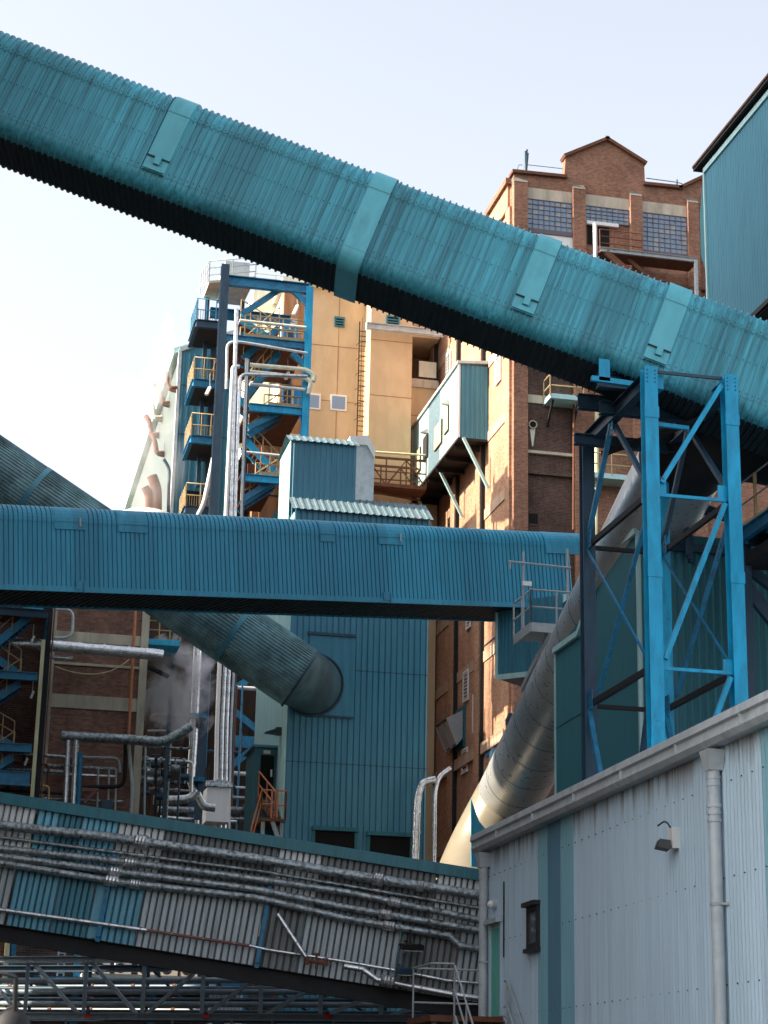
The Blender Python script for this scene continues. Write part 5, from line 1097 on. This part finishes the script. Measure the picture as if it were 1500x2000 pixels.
# middle pipework
MY2 = 78.0
hp('fat silver riser pipe in the middle, wrapped in steam', [(390, 1190), (378, 1450), (372, 1530), (392, 1562), (398, 1575), (420, 1578)], 16, MY2, 'alu', 1.3)
hp('fat dull silver pipe elbow left of the white box', [(300, 1562), (340, 1563), (372, 1560), (385, 1545)], 17, MY2-.6, 'alu', .8)
hp('dull silver pipe below the elbow, upper of two', [(308, 1581), (470, 1585)], 13, 85.5, 'foil', 1.0)
hp('dull silver pipe below the elbow, lower of two', [(310, 1596), (400, 1603), (462, 1605)], 8, 85.2, 'alu', 1.0)
hp('short silver pipe dropping behind the low gallery', [(385, 1602), (385, 1680)], 8, MY2-.75, 'alu', .4)
hp('dark dirty pipe slanting behind the steam', [(255, 1285), (330, 1322)], 9, MY2-3, 'black', 0)
for x0, x1_, y0, lb in ((371, 405, 1397, 'upper blue clamp on the fat riser pipe'), (366, 400, 1521, 'lower blue clamp on the fat riser pipe')):
    a, b = pY(x0, y0-5, MY2-.5), pY(x1_, y0+5, MY2-.5); t = thing('pipe_clamp', lb, 'clamp', a); MB().box((a.x, MY2-.5, b.z), (b.x, MY2+.5, a.z)).build('band', M['bsteel'], t); MB().box((b.x-.25, MY2-.3, b.z-.35), (b.x-.1, MY2+.2, b.z)).build('lug', M['dsteel'], t)
a, b = pY(405, 1537, SY0-1.6), pY(447, 1606, SY0-1.6)
jb = thing('junction_box', 'shiny white metal box around the tall pipe bundle', 'box', V(((a.x+b.x)/2, SY0-1.6, b.z))); MB().box((a.x, SY0-1.6, b.z), (b.x, SY0-.2, a.z)).build('casing', M['white'], jb)
m = MB(); rr = random.Random(4)
for k in range(14): x = a.x+(b.x-a.x)*k/13; m.tube([(x, SY0-1.65, a.z+.02), (x, SY0-1.6, a.z+.28+rr.uniform(-.05, .05))], .09, 6)
m.build('crimped_foil', M['foil'], jb)
rr = random.Random(11)
for i in range(9):   # valves and small pipework in the dark bay
    x, y = 262+rr.random()*90, 1470+rr.random()*60; p = pY(x, y, MY2-1.5)
    lbs = ['a', 'b']
dp = [('silver valve bodies and stubs in the dark bay, upper cluster', [(275, 1500), (312, 1512)]), ('dull silver valve run in the dark bay, lower cluster', [(268, 1520), (318, 1525)])]
for lb, ((x0, y0), (x1_, y1_)) in dp:
    t = thing('valve_run', lb, 'valves', pY(x0, y0, MY2-1.5)); p, q = pY(x0, y0, MY2-1.5), pY(x1_, y1_, MY2-1.5); MB().tube([p, q], .09, 10).build('pipe', M['foil'], t)
    for f in (.15, .5, .85): c = p.lerp(q, f); MB().tube([c-V((.12,0,0)), c+V((.12,0,0))], .17, 10).tube([c, c+V((0,-.05,.45))], .05, 6).tube([c+V((-.16,-.05,.45)), c+V((.16,-.05,.45))], .04, 6).build('valve', M['alu' if f == .5 else 'foil'], t)
hp('thin pale standpipe in the dark bay', [(284, 1455), (281, 1640)], 4, MY2-2, 'trim', 0); hp('thin dark standpipe in the dark bay', [(306, 1480), (302, 1640)], 4, MY2-2.2, 'black', 0)
hp('thin pipe crossing the dark bay', [(288, 1427), (375, 1427)], 4, MY2-2.2, 'trim', 0); hp('hooked grey pipe in the dark bay', [(290, 1540), (318, 1540), (320, 1580)], 6, MY2-1.4, 'grail', 0)
# blue braced frame at the back of the bay
bf = thing('braced_frame', 'blue braced steel frame before the brown wall', 'frame', (11, 88, 0))
for a, b, w in (((452, 1448), (512, 1452), .55), ((455, 1388), (510, 1432), .3), ((452, 1495), (495, 1462), .3), ((450, 1350), (485, 1328), .3)): MB().bar(pY(*a, 88), pY(*b, 88), .2, w).build('member', M['bsteel'], bf)
for x in (395, 512, 520): p = pY(x, 1340, 88.3); MB().bar((p.x, 88.3, 0), (p.x, 88.3, p.z+4), .2, .2).build('post', M['bsteel' if x == 395 else 'rust'], bf)
MB().tube([pY(455, 1343, 87.5), pY(512, 1346, 87.5)], .1, 8).tube([pY(450, 1510, 87.5), pY(500, 1513, 87.5)], .1, 8).build('cross_pipe', M['trim'], bf)
# booth and orange stair
BYH = 66.9; a, b = pY(498, 1460, BYH), pY(537, 1560, BYH)
bo = thing('stair_booth', 'small teal entrance booth with a dark door at the stair head', 'booth', V(((a.x+b.x)/2, BYH, 0)))
MB().box((a.x, BYH, 0), (b.x, BYH+2, a.z)).build('wall', M['green'], bo); MB().box((a.x-.12, BYH-.2, a.z), (b.x+.08, BYH+2, a.z+.08)).build('roof', M['seablue'], bo)
d = MB().box((a.x+.22, BYH-.03, b.z), (b.x-.08, BYH-.005, a.z-.25)).build('door', M['dark'], bo); MB().box((b.x-.2, BYH-.06, b.z+.75), (b.x-.14, BYH-.03, b.z+1.0)).build('handle', M['white'], d)
MB().box((a.x+.3, BYH-.05, a.z-.2), (b.x-.22, BYH-.01, a.z-.08)).build('name_plate', M['white'], bo)
os_ = thing('yard_stair', 'orange railed stair and landing below the teal booth', 'stair', pY(525, 1605, BYH-1.5)); YQ = BYH-1.6
z1, z0 = b.z-.05, pY(540, 1600, YQ).z; xa_ = a.x+.25
MB().box((pY(508, 1600, YQ).x, YQ-.2, z0-.1), (pY(556, 1600, YQ).x, BYH, z0)).build('landing', M['rust'], os_)
m = MB(); n_ = 8
for k in range(n_): f = (k+.5)/n_; m.box((xa_+.0+.35*f, BYH-.1-1.4*f, z1+(z0-z1)*f-.03), (xa_+.55+.35*f, BYH+.1-1.4*f, z1+(z0-z1)*f))
m.build('treads', M['grail'], os_)
for dx in (0, .75):
    p, q = V((xa_+dx-.08, BYH-.1, z1)), V((xa_+dx+.3, BYH-1.5, z0)); MB().bar(p, q, .05, .2).build('stringer', M['rust'], os_); m = MB()
    for h in (.5, .95): m.tube([p+V((0,0,h)), q+V((0,0,h))], .03, 6)
    for f in (0, .5, 1): c = p.lerp(q, f); m.tube([c, c+V((0,0,.95))], .03, 6)
    m.build('stair_rail', M['orange'], os_)
m = MB(); e0, e1 = pY(508, 1600, YQ), pY(556, 1600, YQ); rails(m, [(e0.x-.3, YQ-.15, z0-1.3), (e0.x, YQ-.15, z0), (e0.x+.35, YQ-.15, z0)], .95, .03, .9, 2); rails(m, [(e1.x-.3, YQ-.15, z0), (e1.x, YQ-.15, z0), (e1.x, BYH-.1, z0)], .95, .03, .9, 2); m.build('landing_rail', M['orange'], os_)
MB().bar((e0.x+.1, YQ, 0), (e0.x+.1, YQ, z0-.1), .12, .12).bar((e1.x-.1, YQ, 0), (e1.x-.1, YQ, z0-.1), .12, .12).bar((e0.x+.4, YQ-.1, z0-.1), (e1.x+.1, YQ-.1, z0-1.5), .1, .14).build('leg', M['grail'], os_)
# goosenecks at the mill corner
for lb, pts, d in (('thick silver gooseneck pipe by the teal tower', [(808, 1760), (815, 1560), (824, 1527), (850, 1523)], 15), ('thin silver gooseneck pipe beside the thick one', [(846, 1760), (849, 1545), (858, 1515), (880, 1500)], 9)): hp(lb, pts, d, 64.3, 'alu', 1.2, nm='gooseneck_pipe', rad=.6)
# ------------------------------------------------------------------ pipe bridge at the bottom
ta = math.radians(32); tn_ = V((math.sin(ta), math.cos(ta), 0)); p0 = pY(450, 1985, 56); tc = tn_.dot(p0)
def T(px, py, off=0): return pP(px, py, tn_, tc+off)
pb = thing('pipe_bridge', 'grey steel truss pipe bridge across the bottom of the yard', 'pipe bridge', V((p0.x, p0.y, 0)))
zt_, zb_ = T(100, 1874).z, T(450, 1986).z
hx = V((math.cos(ta), -math.sin(ta), 0))
def TP(px, z, off=0): p = T(px, 1930, off); return V((p.x, p.y, z))
px_ = [-62, 52, 166, 280, 396, 510, 627, 745, 860]
MB().ibeam(TP(-120, zt_), TP(275, zt_), .2, .2, .03).build('top_chord', M['gsteel'], pb); MB().ibeam(TP(275, zt_), TP(930, zt_-1.3), .2, .2, .03).build('top_chord', M['gsteel'], pb)
MB().ibeam(TP(-120, zb_), TP(930, zb_), .2, .2, .03).build('bottom_chord', M['gsteel'], pb)
MB().ibeam(TP(-120, zt_-.15, 1.6), TP(330, zt_-.15, 1.6), .2, .2, .03).ibeam(TP(-120, zb_, 1.6), TP(960, zb_, 1.6), .2, .2, .03).build('rear_chord', M['dsteel'], pb)
for i, x in enumerate(px_):
    h = zt_ if x < 300 else zt_-1.3*(x-275)/655
    MB().bar(TP(x, zb_), TP(x, h), .11, .11).build('post', M['gsteel'], pb); MB().bar(TP(x+8, zb_, 1.6), TP(x+8, h, 1.6), .1, .1).build('post', M['dsteel'], pb)
for i in range(len(px_)-1):
    a, b = px_[i], px_[i+1]; ha = zt_ if a < 300 else zt_-1.3*(a-275)/655; hb = zt_ if b < 300 else zt_-1.3*(b-275)/655
    if i < 3: MB().bar(TP(a+4, ha), TP(b-6, zb_), .1, .1).build('brace', M['gsteel'], pb)
    else: MB().bar(TP(a+4, zb_), TP(b-6, hb), .1, .1).build('brace', M['gsteel'], pb)
    MB().bar(TP(a+10, ha-.1, 1.6), TP(b, zb_, 1.6), .07, .07).build('brace', M['dsteel'], pb)
for y, lb, mt in ((1915, 'grey pipe on the truss bridge, highest of three', 'gsteel'), (1937, 'grey pipe on the truss bridge, middle of three', 'gsteel'), (1961, 'grey pipe on the truss bridge, lowest of three', 'gsteel')):
    z = T(200, y, .5).z; t = thing('bridge_pipe', lb, 'pipe', TP(200, z, .5), 'pipes lying on the pipe bridge'); MB().tube([TP(-150, z, .5), TP(920, z, .5)], .085, 10).build('run', M[mt], t); MB().tube([TP(-150, z-.2, 1.0), TP(920, z-.2, 1.0)], .07, 8).build('tracer_run', M['dsteel'], t)
for y, mt, lb in ((1927, 'gsteel', 'pale dull pipe behind the truss bridge'), (1953, 'gsteel', 'white pipe behind the truss bridge, upper'), (1973, 'trim', 'white pipe behind the truss bridge, lower')):
    z = T(200, y, 3).z; t = thing('yard_pipe', lb, 'pipe', TP(200, z, 3)); MB().tube([TP(-150, z, 3), TP(420, z, 3)], .06, 8).build('run', M[mt], t)
    for k in range(6): c = TP(-60+k*80, z, 3); MB().tube([c-hx*.05, c+hx*.05], .085, 8).build('collar', M['rust'], t)
for x in (-100, 430, 905): MB().bar(TP(x, 0), TP(x, zb_-.1), .3, .3).bar(TP(x, 0, 1.6), TP(x, zb_-.1, 1.6), .3, .3).build('leg', M['dsteel'], pb)
for x in (66+67, 54+240+240, 340, 455, 653): MB().bar(TP(x, zb_-.9), TP(x, zb_-.05), .07, .07).build('hanger', M['gsteel'], pb)
for x, lb in ((175, 'small red warning lamp, leftmost on the truss bridge'), (405, 'small red warning lamp, middle one on the truss bridge'), (641, 'small red warning lamp, rightmost on the truss bridge')):
    p = TP(x, T(x, 1985, -.15).z, -.15); t = thing('warning_lamp', lb, 'warning lamp', p, 'red lamps on the pipe bridge'); MB().box(p-V((.09, .05, .05)), p+V((.09, .05, .05))).build('lens', M['red'], t); MB().box(p+V((-.05, -.04, .05)), p+V((.05, .04, .11))).bar(p+V((0,0,.1)), p+V((0,.1,.22)), .03, .03).build('cap', M['dframe'], t)
# low dark building behind the bridge, with air conditioners on its ledge
yd = thing('low_building', 'low sooty yard building with a blue ledge behind the truss bridge', 'building', (6, 63, 0))
LB_ = 62.5
MB().box((-12, LB_+1.2, 0), (10.4, LB_+3.4, 6.9)).build('wall', M['brick_dark'], yd)
a = pY(60, 1908, LB_); zl_ = a.z
MB().box((a.x, LB_-.1, zl_-.12), (pY(480, 1910, LB_).x, LB_+1.2, zl_+.05)).build('ledge', M['bsteel'], yd); MB().box((pY(160, 1906, LB_).x, LB_-.02, zl_+.05), (pY(460, 1906, LB_).x, LB_+1.2, zl_+.18)).build('kerb', M['conc'], yd)
for px, mt in ((12, 'cream'), (22, 'bsteel'), (150, 'bsteel'), (300, 'bsteel'), (480, 'bsteel')): p = pY(px, 1900, LB_+.9); MB().box((p.x-.1, LB_+.9, 0), (p.x+.1, LB_+1.15, 6.6)).build('post', M[mt], yd)
a, b = pY(415, 1920, LB_), pY(478, 1990, LB_); MB().wall((a.x, LB_+.6, 0), (1,0,0), (0,0,1), (0,-1,0), b.x-a.x, a.z, .12, .02, 'sine').box((a.x, LB_+.65, 0), (b.x, LB_+1.2, a.z)).build('grey_store', M['trim'], yd)
m = MB()
for x in (112, 124): p = pY(x, 1905, LB_+.7); m.bar((p.x, LB_+.7, zl_), (p.x, LB_+.7, zl_+1.2), .05, .05)
for k in range(4): m.bar((pY(112, 1905, LB_+.7).x, LB_+.7, zl_+.2+k*.3), (pY(124, 1905, LB_+.7).x, LB_+.7, zl_+.2+k*.3), .04, .04)
m.build('step_ladder', M['grail'], yd)
AC = [(182, 214, 'leftmost'), (224, 258, 'second from the left'), (270, 302, 'third from the left'), (315, 350, 'fourth from the left'), (354, 384, 'rightmost')]
ac0 = None
for i, (x0, x1_, w) in enumerate(AC):
    a, b = pY(x0, 1904, LB_+.4), pY(x1_, 1904, LB_+.4); lb = 'white air conditioner on the ledge, %s of five' % w
    if ac0 is None:
        W_ = b.x-a.x; H_ = W_*.72; ac0 = thing('air_conditioner', lb, 'air conditioner', V((a.x, LB_+.4, zl_+.2)), 'air conditioners on the ledge'); o = V((a.x, LB_+.4, zl_+.2))
        MB().box(o, o+V((W_, .35, H_))).build('casing', M['white'], ac0); c = o+V((W_*.34, 0, H_*.5)); MB().tube([c+V((0,-.03,0)), c], H_*.42, 24).build('fan_grille', M['dframe'], ac0); MB().tube([c+V((0,-.045,0)), c+V((0,-.03,0))], H_*.1, 12).build('fan_hub', M['white'], ac0); MB().box(o+V((W_*.76, -.01, H_*.55)), o+V((W_*.92, 0, H_*.62))).build('badge', M['dframe'], ac0); MB().box(o+V((.05, .02, -.05)), o+V((.15, .3, 0))).box(o+V((W_-.15, .02, -.05)), o+V((W_-.05, .3, 0))).build('feet', M['dframe'], ac0)
    else: c = copy_tree(ac0); c.matrix_basis = Matrix.Translation(V((a.x, LB_+.4, zl_+.2))); c['label'] = lb
# ------------------------------------------------------------------ dark swan-neck lamp in the foreground
DL = 14.0; c = pD(22, 2010, DL); k = DL/3800
sl_ = thing('swan_neck_lamp', 'dark swan-neck lamp with a bell shade close by at lower left', 'lamp', c)
MB().tube([c+V((0,0,-.06)), c+V((0,0,0)), c+V((0,0,.07)), c+V((0,0,.12)), c+V((0,0,.15)), c+V((0,0,.16))], [41*k, 40*k, 34*k, 22*k, 10*k, 6*k], 28).build('shade', M['black'], sl_)
a = pD(30, 1965, DL); b = pD(31, 1912, DL); e = pD(10, 1902, DL); f = pD(-70, 1898, DL); g2 = V((f.x-.05, f.y, 0))
MB().tube([a-V((0,0,.06)), b], 5.5*k, 12).build('stem', M['black'], sl_); MB().tube(bend([b, b+V((0,0,.01)), e, f, V((f.x-.03, f.y, f.z-.05)), g2], .08), 4*k, 10).build('neck', M['black'], sl_)
# ------------------------------------------------------------------ gallery access platform
gp = thing('access_platform', 'grey railed platform on the end of the blue gallery', 'platform', pY(1050, 1220, 55.3))
YP = 55.6; a, b = pY(1014, 1225, YP), pY(1100, 1225, YP); zf = pY(1040, 1222, YP-1).z
MB().box((a.x, YP-1.3, zf-.1), (b.x+.3, YP+.6, zf)).build('deck', M['grail'], gp); MB().bar((a.x, YP-1.3, zf-.12), (b.x+.3, YP-1.3, zf-.12), .08, .28).bar((a.x, YP-1.3, zf-.12), (a.x, YP+.5, zf-.12), .08, .28).build('edge_beam', M['grail'], gp)
m = MB(); rails(m, [(a.x, YP+.6, zf), (a.x, YP-1.25, zf), (b.x+.2, YP-1.25, zf)], 1.05, .03, .75, 2); m.build('handrail', M['grail'], gp)
MB().bar((a.x+.6, YP-1.2, zf-.2), (a.x+.2, YP+.4, zf-1.7), .12, .12).bar((a.x+1.2, YP-1.2, zf-.2), (a.x+.9, YP+.4, zf-1.7), .12, .12).build('bracket', M['grail'], gp)
x = pY(1022, 1150, YP-.6).x; sc = thing('scaffold_pole', 'scaffold pole frame with a small lamp on the railed platform', 'scaffold', V((x, YP-.6, zf)))
z1 = pY(1022, 1077, YP-.6).z; zc = pY(1050, 1102, YP-.6).z; x2, x3 = pY(992, 1100, YP-.6).x, pY(1114, 1110, YP-.6).x; x4 = pY(1108, 1100, YP-.6).x
MB().tube([(x, YP-.6, zf), (x, YP-.6, z1)], .035, 8).tube([(x4, YP-.6, zf), (x4, YP-.6, z1+.2)], .035, 8).build('upright', M['grail'], sc); MB().tube([(x2, YP-.66, zc), (x3, YP-.66, zc-.05)], .035, 8).tube([(x2+.05, YP-.66, zc-.25), (x2+.05, YP-.66, zc+.02)], .03, 6).build('crossbar', M['grail'], sc)
q = pY(1028, 1140, YP-.7); MB().box(q-V((.12, .05, .07)), q+V((.16, .05, .07))).build('lamp', M['lampglass'], sc)
# ------------------------------------------------------------------ crowded pipework at the back of the dark bay
rr = random.Random(21)
cl = thing('pipe_rack', 'crowded dark pipework and valves packed in the dark bay beside the brick wall', 'pipework', pY(330, 1600, 76.6))
for i, (x0, x1_, y, d, mt) in enumerate(((268, 372, 1462, 5, 'foil'), (262, 376, 1487, 7, 'alu'), (280, 405, 1532, 6, 'black'), (296, 410, 1546, 5, 'foil'), (270, 400, 1612, 7, 'black'), (395, 520, 1560, 7, 'foil'), (440, 560, 1585, 11, 'foil'), (440, 560, 1603, 7, 'alu'), (395, 470, 1470, 5, 'dsteel'), (300, 400, 1400, 5, 'rust'), (445, 520, 1540, 5, 'trim'))):
    Y = (76.4 if x1_ < 390 else 85.0)+.23*(i % 5); p, q = pY(x0, y, Y), pY(x1_, y+1, Y); r = d/3800*Y/2; p.z = q.z
    MB().tube(bend([p+V((0, .9, 0)), p, q, q-V((0, 0, 1.2 if i % 2 else -.9))], .2), r, 10).build('run', M[mt], cl)
    for f in (.22, .5, .8):
        c = p.lerp(q, f+rr.uniform(-.08, .08))
        MB().tube([c-V((.06, 0, 0)), c+V((.06, 0, 0))], r*1.8, 10).build('flange', M['foil' if i % 2 else 'dsteel'], cl)
for x, y0, y1, d, mt in ((276, 1440, 1640, 5, 'dsteel'), (297, 1500, 1640, 6, 'rust'), (318, 1470, 1640, 4, 'black'), (334, 1430, 1640, 5, 'foil'), (352, 1490, 1640, 4, 'dsteel'), (462, 1340, 1640, 5, 'rust'), (474, 1330, 1640, 4, 'bsteel'), (486, 1480, 1640, 6, 'black'), (410, 1300, 1500, 5, 'bsteel'), (400, 1300, 1640, 7, 'dsteel')):
    Y = (76.2 if x < 390 else 85.2)+rr.uniform(0, 1.3); p, q = pY(x, y0, Y), pY(x-3, y1, Y); q.x = p.x; MB().tube([p, q], d/3800*Y/2, 8).build('riser', M[mt], cl)
for x, y in ((270, 1496), (288, 1508), (303, 1494), (326, 1513), (342, 1500), (360, 1518), (284, 1548), (310, 1556)):
    c = pY(x, y, 76.0+rr.uniform(0, .5)); m = MB(); m.tube([c-V((.16, 0, 0)), c+V((.16, 0, 0))], .14, 10); m.tube([c, c+V((0, -.05, .38))], .04, 6); m.tube([c+V((-.15, -.05, .38)), c+V((.15, -.05, .38))], .035, 6); m.build('valve', M[rr.choice(['foil', 'dsteel', 'black'])], cl)
rk = thing('pipe_rack', 'stack of dull horizontal pipes behind the left stair foot', 'pipework', pY(40, 1600, 70.4))
for i, (y, d, mt) in enumerate(((1478, 7, 'foil'), (1494, 5, 'rust'), (1508, 8, 'foil'), (1536, 5, 'yellow'), (1550, 6, 'black'), (1566, 8, 'foil'), (1582, 5, 'grail'))):
    Y = 70.6+.1*(i % 3); p, q = pY(-70, y-3, Y), pY(96 if i % 2 else 130, y, Y); p.z = q.z; MB().tube(bend([p, q, q-V((0, 0, .7))], .15), d/3800*Y/2, 8).build('run', M[mt], rk)
for x in (20, 48): p = pY(x, 1470, 71.2); MB().bar((p.x, 71.2, 0), (p.x, 71.2, p.z), .14, .14).build('upright', M['dsteel'], rk)
# ------------------------------------------------------------------ steam
def steam(name, label, c, rad, dens, seed, sc, stretch=(1,1,1), colr=(1,1,1,1), up_bias=0.0):
    m = bpy.data.materials.new(name); m.use_nodes = True; t = m.node_tree; t.nodes.remove(t.nodes['Principled BSDF']); out = t.nodes['Material Output']
    vo = t.nodes.new('ShaderNodeVolumePrincipled'); vo.inputs['Color'].default_value = colr; vo.inputs['Anisotropy'].default_value = .2
    co_ = t.nodes.new('ShaderNodeTexCoord'); nz = t.nodes.new('ShaderNodeTexNoise'); nz.inputs['Scale'].default_value = sc; nz.inputs['Detail'].default_value = 5; nz.inputs['Roughness'].default_value = .65; nz.inputs['Distortion'].default_value = .6
    mp = t.nodes.new('ShaderNodeMapping'); mp.inputs['Location'].default_value = (seed, seed*.7, 0); t.links.new(co_.outputs['Object'], mp.inputs[0]); t.links.new(mp.outputs[0], nz.inputs['Vector'])
    ln_ = t.nodes.new('ShaderNodeVectorMath'); ln_.operation = 'LENGTH'; t.links.new(co_.outputs['Object'], ln_.inputs[0])
    ma = t.nodes.new('ShaderNodeMath'); ma.operation = 'MULTIPLY_ADD'; ma.inputs[1].default_value = -1.0; ma.inputs[2].default_value = 1.0; t.links.new(ln_.outputs['Value'], ma.inputs[0])
    ad = t.nodes.new('ShaderNodeMath'); ad.operation = 'MULTIPLY_ADD'; ad.inputs[1].default_value = 3.6; t.links.new(nz.outputs['Fac'], ad.inputs[0]); ad.inputs[2].default_value = -2.05
    sm = t.nodes.new('ShaderNodeMath'); sm.operation = 'ADD'; t.links.new(ma.outputs[0], sm.inputs[0]); t.links.new(ad.outputs[0], sm.inputs[1])
    mx = t.nodes.new('ShaderNodeMath'); mx.operation = 'MAXIMUM'; mx.inputs[1].default_value = 0; t.links.new(sm.outputs[0], mx.inputs[0])
    ed = t.nodes.new('ShaderNodeMath'); ed.operation = 'MULTIPLY'; ed.use_clamp = False; t.links.new(mx.outputs[0], ed.inputs[0]); ed.inputs[1].default_value = dens
    t.links.new(ed.outputs[0], vo.inputs['Density']); t.links.new(vo.outputs[0], out.inputs['Volume'])
    mb = MB(); n = 20
    mb.tube([V((0, 0, math.cos(math.pi*i/12)*-1)) for i in range(13)], [max(.01, math.sin(math.pi*i/12)) for i in range(13)], n)
    o = mb.build(name, m); o.location = c; o.scale = tuple(rad*s for s in stretch); tag(o, label, 'steam', None, 'stuff'); return o
steam('steam', 'grey steam cloud drifting before the dark bay beside the brick wall', pY(345, 1345, 75.5), 1.9, 4.2, 3.1, 1.7, (1.0, .6, 1.25), (.95, .95, 1, 1))
steam('steam', 'white steam rising against the sunlit white building', pY(278, 870, 90.2), 3.4, .5, 5.3, 1.3, (.7, .35, 1.35))
steam('steam', 'thin white steam wisp above the white building', pY(318, 715, 90.2), 2.0, 2.2, 9.3, 2.2, (.35, .35, 1.5))
